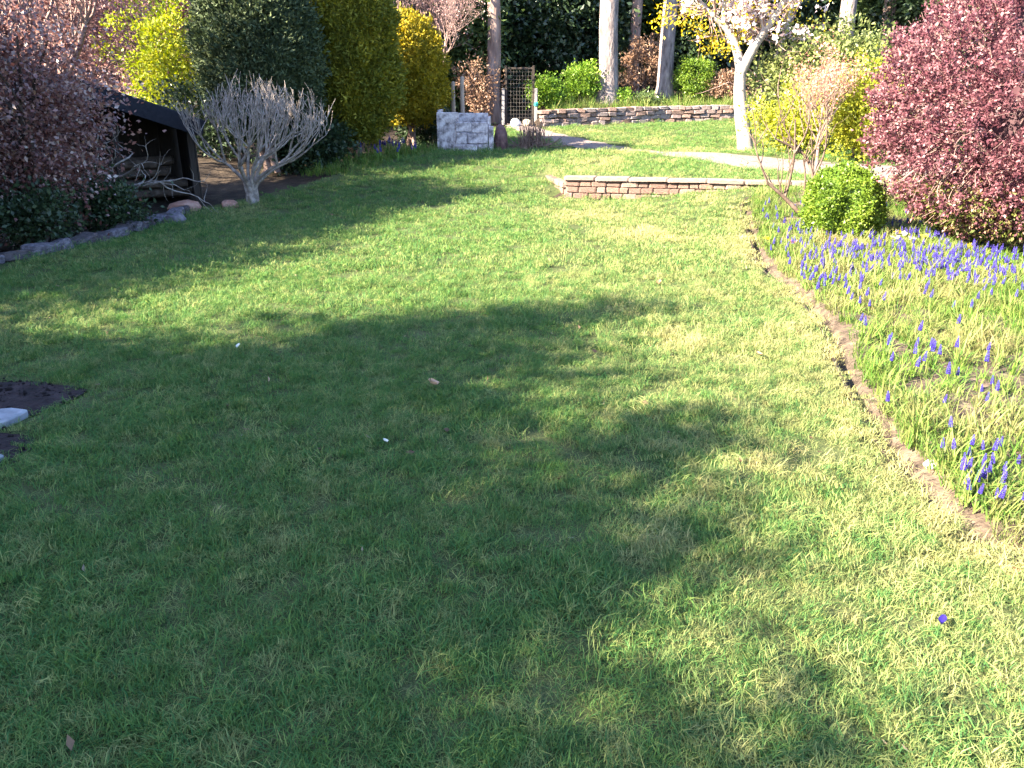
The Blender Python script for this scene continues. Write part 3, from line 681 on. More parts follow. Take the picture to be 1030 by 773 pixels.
# pale pollarded shrub
def pollard(x, y):
    t = thing('bare_shrub', 'leafless pale grey pollarded shrub with many upright twigs beside the lawn', 'shrub', P3(x, y))
    trunk, limbs, tw = [], [], []
    for k in range(4):
        a = k*1.6; trunk.append((bez((.05*math.cos(a), .05*math.sin(a), -.06), (.045*math.cos(a), .045*math.sin(a), .15), (.08*math.cos(a), .08*math.sin(a), .36), 5, .006), [.075, .055, .047, .042, .038]))
    for i in range(10):
        a = 6.283*i/10+random.uniform(-.25, .25); q = random.uniform(.35, 1); q = 1 if i % 2 else random.uniform(.15, .6)
        c = np.array([math.cos(a), math.sin(a), 0]); p0 = c*.06+np.array([0, 0, random.uniform(.15, .36)])
        m = c*q*.48+np.array([.10, 0, .60+.2*(1-q)]); limbs.append((bez(p0, c*q*.2+np.array([0, 0, .45]), m, 7, .006), np.linspace(.034, .019, 7)))
        for j in range(3):
            a2 = a+random.uniform(-.75, .75); q2 = np.clip(q+random.uniform(-.35, .3), .05, 1.1); c2 = np.array([math.cos(a2), math.sin(a2), 0])
            s = c2*q2*.80+np.array([.18, 0, .96+.28*(1-q2)+random.uniform(-.14, .12)]); limbs.append((bez(m, (m+s)/2+np.array([0, 0, -.06]), s, 6, .007), np.linspace(.019, .012, 6)))
            for k in range(4):
                a3 = a2+random.uniform(-.5, .5); q3 = np.clip(q2+random.uniform(-.15, .22), .03, 1.2); c3 = np.array([math.cos(a3), math.sin(a3), 0])
                top = 1.66-.26*q3**2+random.uniform(-.25, .14); e = c3*q3*.92+np.array([.22, 0, top])
                st = s if k else m*.35+s*.65
                ln = bez(st, st*.45+e*.55+c3*.07, e, 6, .007); tw.append((ln, np.linspace(.010, .0035, 6)))
                for _ in range(4):
                    b = ln[random.randint(2, 4)]; tw.append((bez(b, b+c3*.05+np.array([random.gauss(0, .04), random.gauss(0, .04), .1]), b+np.array([random.gauss(0, .08), random.gauss(0, .08), random.uniform(.15, .34)]), 4), [.006, .005, .004, .0025]))
    tubes('trunk', trunk, M_twig_grey, t, 8); tubes('limbs', limbs, M_twig_grey, t, 6); tubes('twigs', tw, M_twig_grey, t, 4)
pollard(-4.05, 12.35)
# dead spreading shrub in front of the store
t = thing('dead_shrub', 'leafless dead shrub with crooked sideways branches in front of the log store', 'shrub', P3(-5.75, 10.75))
L_, T_ = [], []
for (az, el, ln, z0, r) in ((.35, .1, 1.2, .42, .028), (.5, .02, 1.1, .36, .022), (.3, .35, .9, .5, .022), (.8, .25, .9, .55, .02), (-.2, .3, .5, .45, .018), (2.6, .5, .6, .5, .02), (.5, .6, .8, .55, .02)):
    grow(L_, T_, (0, 0, z0), (math.cos(az)*math.cos(el), math.sin(az)*math.cos(el), math.sin(el)), ln, r, 2, .6, 3, .12, 6, .2, .5, .5)
tubes('stem', [(bez((0, 0, -.05), (.03, 0, .3), (0, 0, .6), 6, .01), np.linspace(.06, .03, 6))], M_twig_grey, t, 8); tubes('branches', L_, M_twig_grey, t, 5)

M_blueg = leafmat('blue_green_spray', [(.025, .038, .018), (.052, .072, .034), (.10, .12, .06)], .15, .6, .2)
M_gold = leafmat('golden_spray', [(.07, .085, .012), (.17, .165, .02), (.33, .27, .03)], .25, .6, .2)
M_gold2 = leafmat('bright_golden_spray', [(.10, .10, .012), (.28, .22, .02), (.5, .36, .03)], .25, .6, .2)
def egg(h0, h1, r, pow_=2.4, n=14, low=.45):
    out = []
    for k in range(n+1):
        q = k/n; lo = 1 if q > .28 else (low+(1-low)*math.sin(q/.28*math.pi/2)); up_ = 1 if q < .28 else (1-((q-.28)/.72)**pow_)**(1/pow_*1.15)
        out.append((h0+(h1-h0)*q, max(.02, r*lo*up_)))
    return out
def stems(n, h, s=.15, r=.07):
    return [(bez((random.gauss(0, s), random.gauss(0, s), -.06), (random.gauss(0, s), random.gauss(0, s), h*.5), (random.gauss(0, s*.8), random.gauss(0, s*.8), h), 5, .01), np.linspace(r, r*.8, 5)) for _ in range(n)]
cx = XD(263, 15.2, 80); clipped('clipped_conifer', 'large clipped dark blue green conifer behind the pale bare shrub', 'tree', P3(cx, 15.2), egg(.55, 4.25, 1.02, 2.0), 46000, .085, M_blueg, 1, .07, .4, .5, .20, .45, stems(4, .9), M_bark_red, mix=.65, sc=3, tuft=9, shrink=.80, fine=.22)
cx = XD(352, 17.0, 80); clipped('clipped_conifer', 'clipped olive gold conifer between the dark conifer and the bright golden one', 'tree', P3(cx, 17.0), egg(.28, 4.1, 1.0), 46000, .085, M_gold, 2, .07, .4, .5, .20, .45, stems(3, .8), M_bark_red, mix=.65, sc=3, tuft=9, shrink=.80, fine=.22)
cx = XD(409, 19.4, 80); clipped('clipped_conifer', 'bright golden rounded conifer nearest the compost bin', 'tree', P3(cx, 19.4), egg(.62, 3.0, .88), 34000, .08, M_gold2, 3, .08, .4, .5, .20, .45, stems(3, .9, .1, .06), M_bark_red, mix=.65, sc=3, tuft=9, shrink=.80, fine=.22)
# dark undergrowth behind conifers
for q, (px, d, rx, h, lab) in enumerate([(330, 18.6, 1.0, 1.3, 'dark green undergrowth shrub behind the conifer trunks'), (425, 20.6, .8, 1.0, 'dark green undergrowth shrub between golden conifer and compost bin'), (215, 17.2, 1.4, 1.5, 'dark green undergrowth shrub behind the log store'), (292, 15.6, .6, .8, 'dark green undergrowth shrub at the foot of the large dark conifer'), (322, 16.0, .5, .7, 'small dark undergrowth shrub between the first two conifers')]):
    x = XD(px, d); cloud_tree('low_shrub', lab, 'shrub', P3(x, d), (0, 0, h*.45), (rx, rx*.8, h*.55), 80, 60, .09, M_dkgreen, 130+q, multi_stem(4, h*.7, .4, .03), M_bark_dark, .3, .55, hollow=.3)

# ------------------------------------------------------------------ far left: pink twiggy tree, yellow green bush
def twig_tree(name, label, loc, h, spread, lev, m, lm=None, leafsize=.05, per=6, trunkr=.12, kids=4, n0=5, cat='tree', up=.25, wob=.12, elr=(.5, 1.2), jitter=.12):
    t = thing(name, label, cat, loc); L, T = [], []
    tr = bez((0, 0, -.1), (.05, 0, h*.15), (0, .03, h*.28), 6, .01); tubes('trunk', [(tr, np.linspace(trunkr, trunkr*.75, 6))], m, t, 8)
    for k in range(n0):
        a = 6.283*k/n0+random.uniform(-.4, .4); el = random.uniform(*elr)
        grow(L, T, tr[random.randint(3, 5)], (math.cos(a)*math.cos(el), math.sin(a)*math.cos(el), math.sin(el)), h*.38*spread, trunkr*.5, lev, .5, kids, up, 5, wob)
    tubes('branches', L, m, t, 4)
    if lm:
        T = np.array(T); idx = np.repeat(np.arange(len(T)), per); p = T[idx]+rng.normal(size=(len(idx), 3))*jitter
        v, f = leaves(p, np.zeros((len(p), 3)), leafsize, 1, .6); link('leaves', npmesh('leaves', v, f, np.repeat(rng.random(len(p)), 4)), lm, t)
    return t
M_pinkbud = leafmat('pink_brown_leaf', [(.2, .1, .10), (.34, .2, .195), (.48, .34, .33)], .35)
M_yg = leafmat('yellow_green_leaf', [(.14, .2, .02), (.28, .32, .03), (.45, .4, .04)], .4)
twig_tree('twiggy_tree', 'pinkish twiggy tree rising behind the copper shrubs', P3(-9.6, 14.6), 4.6, 1.0, 4, M_twig_pink, M_pinkbud, .055, 4, .12, 4, 6)
twig_tree('twiggy_tree', 'pink brown twiggy tree behind the log store roof', P3(-10.4, 18.5), 5.4, 1.0, 4, M_twig_pink, M_pinkbud, .06, 4, .13, 4, 6)
x = XD(178, 19); cloud_tree('yellow_shrub', 'yellow green sunlit bush above the log store roof', 'shrub', P3(x, 19), (0, 0, 1.9), (1.15, 1.0, 1.9), 130, 75, .085, M_yg, 141, multi_stem(6, 2.4, .7), M_bark_dark, .36, .55, hollow=.3)
twig_tree('twiggy_tree', 'pale pink twiggy tree behind the bright golden conifer', P3(XD(440, 25), 25), 5.2, .75, 4, M_twig_pink, M_pinkbud, .05, 2, .1, 4, 5)

# ------------------------------------------------------------------ compost bin, stakes, gate, bags, heaps
M_conc = surf('mottled_concrete', [(.14, .115, .12), (.42, .35, .36), (.62, .54, .55)], 7, bump=.6, bscale=20, dist=.02, stops=[.38, .5, .6])  # slab tones lightened, painting in the dappled sun missing here
d = 18.3; x0 = XD(440, d); cb = thing('compost_bin', 'pale grey mottled slab compost bin at the end of the lawn', 'compost bin', P3(x0, d))
w = lambda a: XD(a, d)-x0
z_ = tz1(x0, d)
def slab(name, pxa, pxb, top, dy, th=.06):
    h = ZD(top, d+dy)-z_+.04; box(name, (w(pxb)-w(pxa)-.01, th, h), ((w(pxa)+w(pxb))/2, dy, h/2-.04), (0, 0, 0), M_conc, cb, .012, .006)
slab('tall_panel', 440, 462, 113, .0); 
for (a_, b_, t_, bt_) in ((459, 474.6, 123, 133), (475.2, 490.8, 123.4, 134), (459, 470, 133.6, 145), (470.6, 490.8, 134.6, 145), (459, 480, 145.6, 157), (480.6, 490.8, 145.6, 157)):
    h0, h1 = ZD(bt_, d-.08)-z_, ZD(t_, d-.08)-z_; box('slab', (w(b_)-w(a_), .06, h1-h0), ((w(a_)+w(b_))/2, -.08+random.uniform(-.012, .012), (h0+h1)/2), (random.uniform(-.01, .01), random.uniform(-.008, .008), random.uniform(-.01, .01)), M_conc, cb, .014, .01)
slab('end_post', 491.5, 497, 127, -.02, .12)
for k, (a, b) in enumerate([(440.5, .95), (490, .8)]):
    box('side_panel', (.06, .9, b), (w(a)+.04, .5, b/2-.04), (0, 0, 0), M_conc, cb, .012)
box('back_panel', (w(490)-w(441), .06, .85), ((w(490)+w(441))/2, .98, .40), (0, 0, 0), M_conc, cb, .012)
box('low_block', (.09, .12, .14), (w(493.5), -.2, .06), (0, 0, .1), M_conc, cb, .01)
M_wood = surf('pale_stake_wood', [(.22, .16, .13), (.36, .27, .22), (.46, .36, .3)], 5, bump=.4, bscale=20, stretch=(1, 1, .15), dist=.01)
for px, top, d2, lab in ((457, 82, 19.8, 'shorter pale wooden stake behind the compost bin'), (466, 77, 19.6, 'taller pale wooden stake behind the compost bin')):
    x = XD(px, d2); z = tz1(x, d2); h = ZD(top, d2)-z+.2
    o = tubes('wooden_stake', [(np.array([(0, 0, -.2), (.005, 0, h*.4), (0, .01, h*.8), (.01, 0, h-.22), (.01, 0, h-.2)]), [.055, .052, .05, .048, .02])], M_wood, None, 8); o.location = (x, d2, z); tag(o, lab, 'stake', 'wooden stakes behind the compost bin')
M_heap = surf('plum_heap', [(.06, .03, .035), (.13, .07, .07), (.2, .12, .11)], 8, bump=.8, bscale=30, dist=.03)
x = XD(503, 18.5); rock(x, 18.55, (.16, .22, .42), M_heap, 'dark plum coloured heap leaning beside the compost bin', .2, 'heap', 'compost_heap', .45, 3)
# twig heap
t = thing('brush_pile', 'bundle of brown cut twigs standing on the edge of the far lawn', 'brush pile', P3(XD(536, 18.6), 18.6)); L_ = []
for k in range(230):
    a = random.uniform(0, 6.283); r = random.uniform(0, .36); b = np.array([r*math.cos(a), r*.8*math.sin(a), random.uniform(-.02, .12)])
    up_ = random.random() < .6; h = random.uniform(.3, .7)*(1.1-r)
    e = b+(np.array([random.gauss(0, .13), random.gauss(0, .1), h]) if up_ else np.array([random.gauss(0, .3), random.gauss(0, .2), random.uniform(.05, .3)]))
    L_.append((bez(b, (b+e)/2+rng.normal(size=3)*.04, e, 5), np.linspace(.011, .005, 5)))
for k in range(30):
    b = np.array([-.42+random.uniform(-.15, .25), random.uniform(-.2, .1), random.uniform(0, .1)]); e = b+np.array([random.gauss(0, .2), random.gauss(0, .1), random.uniform(0, .2)])
    L_.append((bez(b, (b+e)/2, e, 4), np.linspace(.012, .006, 4)))
tubes('twigs', L_, M_twig_brown, t, 4)
# gate with posts and netting
gd = 25.0; gx0, gx1 = XD(509, gd), XD(536, gd); gz = tz1(gx0, gd)
gt = thing('garden_gate', 'dark wire netting gate between posts where the path enters the wood', 'gate', (gx0, gd, gz))
M_post = surf('grey_post', [(.12, .11, .12), (.2, .19, .2)], 6, bump=.3, bscale=20, stretch=(1, 1, .2))
M_wire = surf('rusty_wire', [(.05, .045, .045), (.1, .09, .09)], 20, bump=0)
gw = gx1-gx0
for xx in (0, gw): box('post', (.07, .07, ZD(66, gd)-gz), (xx, 0, (ZD(66, gd)-gz)/2), (0, 0, 0), M_tim, gt, .008)
for xx in (-.08, gw+.08): box('concrete_post', (.09, .1, ZD(89, gd)-gz), (xx, -.03, (ZD(89, gd)-gz)/2), (0, 0, 0), M_post, gt, .01)
box('top_rail', (gw-.08, .04, .06), (gw/2, 0, ZD(69, gd)-gz), (0, 0, 0), M_tim, gt, .006)
L_ = []
H_ = ZD(69, gd)-gz
for k in range(9): L_.append((np.array([(.06+(gw-.12)*k/8, .0, .05), (.06+(gw-.12)*k/8, 0, H_-.03)]), [.004, .004]))
for k in range(14): L_.append((np.array([(.04, .004, .1+(H_-.2)*k/13), (gw-.04, .004, .1+(H_-.2)*k/13)]), [.004, .004]))
tubes('netting', L_, M_wire, gt, 4)
M_teal = surf('teal_plastic', [(.02, .2, .18), (.04, .3, .27)], 5, bump=0, rough=.4)
o = box('watering_rose', (.12, .1, .14), (gx1+.08, gd-.16, ZD(105, gd)), (.2, 0, .3), M_teal, None, .03); tag(o, 'small teal plastic object hung on the right gate post', 'pot')
M_bag = surf('white_plastic', [(.3, .33, .4), (.42, .44, .48), (.5, .5, .54)], 5, bump=.5, bscale=14, rough=.4, dist=.03); M_bag2 = surf('cream_plastic', [(.26, .2, .16), (.36, .3, .25)], 6, bump=.5, bscale=14, rough=.45, dist=.03)
for px, m, s, lab in ((519, M_bag, (.17, .14, .14), 'white plastic sack slumped in front of the gate, left of the cream one'), (530, M_bag2, (.14, .13, .13), 'cream plastic sack slumped in front of the right gate post')):
    x = XD(px, gd-.5); rock(x, gd-.5, s, m, lab, .4, 'sack', 'plastic_sack', .6, 3)

# ------------------------------------------------------------------ woodland trees
def trunk_tree(px, base_py, d, wpx, lab, bark, top_px=None, H=13, seed=0, lean=None, grp='tall trunks in the wood', crownm=None):
    x = XD(px, d, base_py); z = tz1(x, d); r = wpx*d/FPX/2
    t = thing('woodland_tree', lab, 'tree', (x, d, z), 0, grp); rg = np.random.default_rng(seed)
    lx = lean if lean is not None else 0
    zz = np.linspace(0, H, 22); pts = np.column_stack([lx*zz+.03*np.sin(zz*1.3+seed), .02*np.sin(zz*.9+seed*2), zz-.15])
    rad = r*(1-.55*zz/H)*(1+.45*np.exp(-zz/.28)); v, f = tube_geo([(pts, rad)], 14)
    th = np.arctan2(v[:, 1], v[:, 0]-lx*v[:, 2]); dsp = 1+.10*(vnoise(np.column_stack([np.cos(th)*2, np.sin(th)*2, v[:, 2]*1.2])+seed)-.5)
    c = np.repeat(pts, 14, 0); v = c+(v-c)*dsp[:, None]
    link('trunk', npmesh('trunk', v, f, smooth=True), bark, t)
    L, T = [], []
    for k in range(8):
        h = H*(.5+.48*k/8); i = int(h/H*21); a = k*2.4; grow(L, T, pts[i], (math.cos(a), math.sin(a), .5), 2.0, rad[i]*.45, 2, .5, 3, .2)
    tubes('limbs', L, bark, t, 5)
    T = np.array(T); idx = np.repeat(np.arange(len(T)), 12); p = T[idx]+rng.normal(size=(len(idx), 3))*.3
    v, f = leaves(p, np.zeros((len(p), 3)), .16, 1, .5); link('crown', npmesh('crown', v, f, np.repeat(rng.random(len(p)), 4)), crownm or M_dkgreen, t)
    return t
trunk_tree(610, 110, 27.0, 19, 'thick pale grey tree trunk left of the round bush, nearest the dry stone wall', M_bark_pale, seed=1, lean=-.005)
trunk_tree(667, 105, 28.5, 15, 'pale tree trunk beside the round green bush, leaning slightly', M_bark_pale, seed=2, lean=.015)
trunk_tree(636, 98, 31, 11, 'thin red brown trunk between the two pale trunks', M_bark_red, seed=3)
trunk_tree(497, 118, 26.5, 14, 'red brown trunk behind the compost bin, its foot in twigs', M_bark_red, seed=4)
trunk_tree(735, 85, 33, 12, 'dark trunk behind the pale blossoming tree', M_bark_dark, seed=5)
trunk_tree(846, 60, 30, 16, 'pale trunk rising above the light green shrub', M_bark_pale, seed=6, lean=.01)
trunk_tree(889, 50, 34, 13, 'pale pinkish trunk just left of the purple barberry', M_bark_red, seed=7)
for k, px in enumerate((590, 596, 601)):
    trunk_tree(px, 60, 36+k, 4.5, 'thin grey trunk far back in the wood left of the thick pale trunk', M_bark_pale, seed=8+k, H=11)
# dark evergreens closing the view
M_ever = leafmat('evergreen_leaf', [(.012, .024, .012), (.026, .046, .02), (.05, .075, .035)], .18, .35, .5)
M_ever2 = leafmat('mid_green_leaf', [(.04, .07, .025), (.08, .12, .04), (.13, .17, .06)], .3, .4, .4)
EV = [(455, 27.5, 1.4, 5.4, M_ever2, 'mid green leafy tree right of the golden conifer'), (520, 30.5, 2.3, 6.4, M_ever, 'dark evergreen behind the gate'), (575, 31.5, 2.2, 6.6, M_ever, 'dark evergreen behind the bank left of the thick pale trunk'),
      (648, 34, 2.3, 6.8, M_ever2, 'mid green tree deep in the wood between the pale trunks'), (702, 32.5, 1.9, 6.6, M_ever, 'dark evergreen behind the round bush'), (770, 34, 2.4, 7, M_ever, 'dark evergreen behind the blossoming tree'), (850, 36, 2.8, 7.4, M_ever2, 'mid green tree behind the pale trunk on the right'),
      (930, 34, 3.0, 7.4, M_ever, 'dark evergreen behind the purple barberry'), (390, 28.5, 2.2, 6.0, M_ever, 'dark evergreen behind the golden conifers'), (310, 25, 2.2, 5.8, M_ever, 'dark evergreen behind the large clipped conifers'), (1010, 30, 3, 7, M_ever2, 'mid green tree at the far right behind the barberry')]
for q, (px, d, r, h, m, lab) in enumerate(EV):
    x = XD(px, d, 60); cloud_tree('evergreen_tree', lab, 'tree', P3(x, d), (0, 0, h*.5), (r, r*.8, h*.52), 330, 75, .19, m, 160+q, stems(3, h*.8, .15, .12), M_bark_dark, .62, .5, hollow=.25, group='evergreen trees closing the garden')
for q, (px, d, h) in enumerate([(120, 30, 6.5), (30, 26, 6), (220, 31, 6.5)]):
    twig_tree('twiggy_tree', ['bare pinkish tree in the gap far behind the copper shrubs', 'bare pinkish tree at the far left corner behind the copper shrub', 'bare pinkish tree far behind the dark clipped conifer'][q], P3(XD(px, d, 40), d), h, 1.0, 4, M_twig_pink, M_pinkbud, .09, 6, .16, 4, 7, jitter=.2)
M_wood_far = leafmat('far_wood_leaf', [(.03, .035, .02), (.07, .06, .04), (.12, .09, .07)], .2, .6, .2)
n = 26000; p = np.column_stack([-34+68*rng.random(n), 41+5*rng.random(n), 1+13*rng.random(n)**1.2])
v, f = leaves(p, np.zeros((n, 3)), .75, 1, .6); o = link('far_wood', npmesh('far_wood', v, f, leaf_tint(p, 9, .4)), M_wood_far); o['kind'] = 'stuff'; o['label'] = 'dim mass of trees at the back of the wood'
for q, (px, d, r, h, lab) in enumerate([(60, 21, 2.2, 5.6, 'pinkish brown leafing tree behind the copper shrubs at the far left'), (135, 24, 2.2, 6.2, 'pinkish brown leafing tree above the log store roof'), (205, 26, 1.6, 6.0, 'pinkish brown leafing tree between yellow bush and dark conifer')]):
    x = XD(px, d, 60); cloud_tree('leafing_tree', lab, 'tree', P3(x, d), (0, 0, h*.5), (r, r*.8, h*.52), 260, 60, .11, M_pinkbud, 190+q, stems(3, h*.8, .2, .1), M_twig_pink, .5, .5, hollow=.25, group='pinkish trees at the far left')
# bank plants
M_bright = leafmat('bright_green_leaf', [(.08, .16, .015), (.16, .27, .03), (.3, .4, .06)], .4)
M_box = leafmat('box_leaf', [(.05, .10, .012), (.11, .18, .02), (.22, .28, .04)], .35, .45, .4)
M_bracken = leafmat('bracken_leaf', [(.13, .07, .045), (.22, .13, .09), (.3, .2, .15)], .3)
def bush(px, base, d, rx, h, m, lab, seed, size=.09, clumps=70, per=55, name='bank_bush', cs=.24, hollow=.4):
    x = XD(px, d, base); return cloud_tree(name, lab, 'shrub', P3(x, d), (0, 0, h*.52), (rx, rx*.85, h*.5), clumps, per, size, m, seed, multi_stem(4, h*.7, rx*.5, .025), M_bark_dark, cs, .5, hollow=hollow)
bush(583, 115, 26.9, .62, 1.35, M_bright, 'bright green leafy bush on the bank left of the thick pale trunk', 201)
bush(547, 117, 26.0, .5, .8, M_bright, 'low bright green plant right of the gate', 202)
bush(697, 104, 28.2, .62, 1.35, M_box, 'round green bush on the bank beside the pale trunk', 203, .07, 120, 60, cs=.2, hollow=.7)
bush(625, 110, 26.9, .35, .4, M_bright, 'small leafy clump at the foot of the thick pale trunk', 204, .08, 25, 40)
bush(650, 112, 27.0, .45, .35, M_ever2, 'low grassy clump on the bank between the pale trunks', 205, .08, 25, 40)
bush(730, 112, 28.2, .7, .9, M_bracken, 'dry tan bush on the bank right of the round green bush', 206)
bush(645, 95, 29.6, .8, 2.0, M_bracken, 'rusty brown bracken behind the bank between the pale trunks', 207, .1, 60, 40)
bush(480, 115, 25.2, .7, 1.9, M_bracken, 'rusty brown twigs round the foot of the red brown trunk', 208, .08, 60, 40)
bush(475, 122, 20.9, .35, .45, M_bright, 'small green weeds behind the compost bin', 209, .07, 20, 35)
bush(770, 112, 28.4, .6, .9, M_dkgreen, 'dark low plant behind the dry stone wall near the blossoming tree', 210)
p = np.column_stack([1.2+12*rng.random(2600), 24.4+4.5*rng.random(2600)]); x, y = p.T; ok = (y > dry_y(x)+.33); p = p[ok]; x, y = p.T; n = len(x)
scatter('bank_grass', np.column_stack([x, y, tz(x, y)-.06]), np.column_stack([.2*rng.normal(size=n), .2*rng.normal(size=n), rng.random(n)*6.28]), 1.2+1.3*rng.random(n), .4*rng.random(n), bv, 'rough grass and leaves on the bank above the dry stone wall')

# ------------------------------------------------------------------ blossoming tree with pale trunk
def blossom_tree():
    d = 18.9; x = XD(740, d, 152); z = tz1(x, d)
    t = thing('blossom_tree', 'pale barked tree with pinkish white blossom and yellow leaves beside the path', 'tree', (x, d, z))
    def W(px, py, dd=0): return np.array([XD(px, d+dd, py)-x, dd, ZD(py, d+dd)-z])
    L = []
    def limb(pts, r0, r1):
        pts = catmull(np.array(pts), 6); L.append((pts, np.linspace(r0, r1, len(pts)))); return pts
    tr = catmull(np.array([W(750, 160), W(749, 140), W(746, 118), W(744, 95), W(745, 68)]), 7); rr = np.linspace(.2, .12, len(tr)); rr[:5] *= np.linspace(1.35, 1, 5)
    tubes('trunk', [(tr, rr)], M_bark_white, t, 12)
    ends = []
    ends.append(limb([W(745, 70), W(740, 48, .1), W(730, 28, .2), W(712, 12, .2), W(690, -15, .3)], .11, .05))
    ends.append(limb([W(746, 72), W(757, 50, -.1), W(770, 30, -.2), W(785, 8, -.3), W(800, -25, -.4)], .12, .05))
    ends.append(limb([W(752, 118, 0), W(765, 100, .2), W(775, 82, .4), W(783, 55, .5), W(793, 20, .6), W(800, -20, .6)], .12, .05))
    ends.append(limb([W(785, 50, .5), W(778, 40, .4), W(768, 34, .3)], .06, .025))
    ends.append(limb([W(770, 30, -.2), W(765, 12, 0), W(766, -15, 0)], .07, .03))
    ends.append(limb([W(730, 28, .2), W(728, 8, .1), W(735, -20, 0)], .06, .03))
    tubes('limbs', L, M_bark_white, t, 9)
    tw, T = [], []
    for e in ends:
        for i in range(8, len(e), 2):
            for k in range(2):
                a = random.uniform(0, 6.283); grow(tw, T, e[i], (math.cos(a), math.sin(a)*.8, random.uniform(-.2, .8)), random.uniform(.6, 1.0), .022, 1, .7, 3, .1, 4, .16)
    tubes('twigs', tw, M_twig_pink, t, 4)
    T = np.array(T); T = T[T[:, 2] > ZD(38, d)-z]
    nfl = 420; c = T[rng.integers(0, len(T), nfl)]+rng.normal(size=(nfl, 3))*.09
    idx = np.repeat(np.arange(nfl), 6); p = c[idx]+rng.normal(size=(len(idx), 3))*.03
    v, f = leaves(p, np.zeros((len(p), 3)), .105, 1, .65, up=.5); link('blossom', npmesh('blossom', v, f, np.repeat(rng.random(len(p)), 4)), M_blossom, t)
    cl = [W(*q) for q in ((672, 8, 0), (685, 22, -.1), (700, 30, 0), (715, 38, .1), (722, 46, 0), (735, 52, .1), (700, 14, 0), (745, 36, .2), (790, 12, 0), (665, 22, .1), (718, 48, .1))]
    P = np.vstack([c+rng.normal(size=(60, 3))*np.array([.17, .17, .09]) for c in cl]+[T[rng.integers(0, len(T), 1500)]+rng.normal(size=(1500, 3))*.1])
    v, f = leaves(P, np.zeros((len(P), 3)), .075, 1, .55); link('leaves', npmesh('leaves', v, f, np.repeat(rng.random(len(P)), 4)), M_ylw, t)
    tw2 = []
    a0 = W(712, 12, .2)
    for c in cl: tw2.append((bez(a0 if c[0] < W(750, 0)[0] else W(785, 8, -.3), (a0+c)/2+np.array([0, 0, .15]), c, 6, .02), np.linspace(.02, .006, 6)))
    tubes('drooping_twigs', tw2, M_twig_pink, t, 4)
M_blossom = leafmat('blossom_petal', [(.6, .42, .46), (.72, .6, .6), (.8, .74, .72)], .35)
M_ylw = leafmat('yellow_leaf', [(.3, .25, .02), (.5, .38, .02), (.62, .48, .04)], .4)
blossom_tree()

# ------------------------------------------------------------------ right side shrubs
M_lime = leafmat('lime_leaf', [(.13, .17, .02), (.29, .31, .03), (.45, .42, .05)], .4)
M_palegreen = leafmat('pale_green_leaf', [(.09, .12, .035), (.17, .2, .065), (.27, .28, .1)], .35)
def bushd(name, px, base, d, rx, ry, h, m, lab, seed, size, clumps, per, cs, hollow=.3, zc=.5, aspect=.5):
    x = XD(px, d, base); return cloud_tree(name, lab, 'shrub', P3(x, d), (0, 0, h*zc), (rx, ry, h*.5), clumps, per, size, m, seed, multi_stem(6, h*.75, rx*.6, .03), M_bark_dark, cs, aspect, hollow=hollow)
bushd('lime_shrub', 805, 150, 17.0, 1.0, .7, 1.35, M_lime, 'lime yellow shrub beside the pale tree trunk', 301, .08, 120, 50, .3)
bushd('lime_shrub', 862, 165, 15.6, .75, .7, 1.75, M_lime, 'lime yellow shrub directly behind the box ball', 302, .08, 150, 55, .3)
bushd('pale_green_shrub', 828, 130, 19.0, 1.65, 1.2, 2.75, M_palegreen, 'broad pale green shrub below the pale trunk on the right', 303, .10, 260, 60, .42, .55)
t = twig_tree('twiggy_shrub', 'pinkish twiggy shrub in front of the lime yellow bushes', P3(XD(822, 15.0, 150), 15.0), 2.05, .85, 3, M_twig_pink, leafmat('pink_bud_leaf', [(.4, .15, .11), (.5, .24, .18), (.55, .36, .27)], .4), .045, 2, .03, 4, 8, 'shrub', .35, .1, (.9, 1.4), .07)
# angled bare stems left of the box ball
t = thing('bare_shrub', 'small leafless shrub with crooked dark stems leaning left of the box ball', 'shrub', P3(3.55, 10.2)); L_ = []; T_ = []
def Wb(px, py, dd=0): q = 10.2+dd; return np.array([XD(px, q, py)-3.55, dd, ZD(py, q)-tz1(3.55, 10.2)])
for pts, r in (([(803, 213), (788, 198), (772, 184)], .032), ([(789, 200), (795, 178), (799, 155), (800, 120)], .020), ([(772, 184), (763, 160), (757, 135)], .014), ([(818, 180), (812, 160), (800, 150), (780, 140)], .022), ([(822, 215), (818, 185), (820, 150), (836, 110)], .018), ([(806, 215), (810, 180), (808, 160)], .014), ([(818, 180), (830, 150), (832, 105)], .016), ([(799, 155), (812, 130), (815, 95)], .013), ([(812, 160), (790, 130), (783, 100)], .011)):
    pp = catmull(np.array([Wb(*q, random.uniform(-.05, .05)) for q in pts]), 4); L_.append((pp, np.linspace(r, r*.55, len(pp))))
    for k in range(4):
        i = random.randint(3, len(pp)-1); grow(L_, T_, pp[i], (random.gauss(0, .5), random.gauss(0, .5), .8), random.uniform(.25, .5), .008, 1, .5, 2, .2, 4)
tubes('stems', L_, surf('bare_stem', [(.05, .03, .025), (.1, .068, .055), (.18, .13, .11)], 9, bump=.3, bscale=30), t, 5)
T_ = np.array(T_); P = T_[rng.integers(0, len(T_), 260)]+rng.normal(size=(260, 3))*.05
v, f = leaves(P, np.zeros((len(P), 3)), .03, 1, .6); link('buds', npmesh('buds', v, f, np.repeat(rng.random(len(P)), 4)), M_palegreen, t)['kind'] = 'stuff'
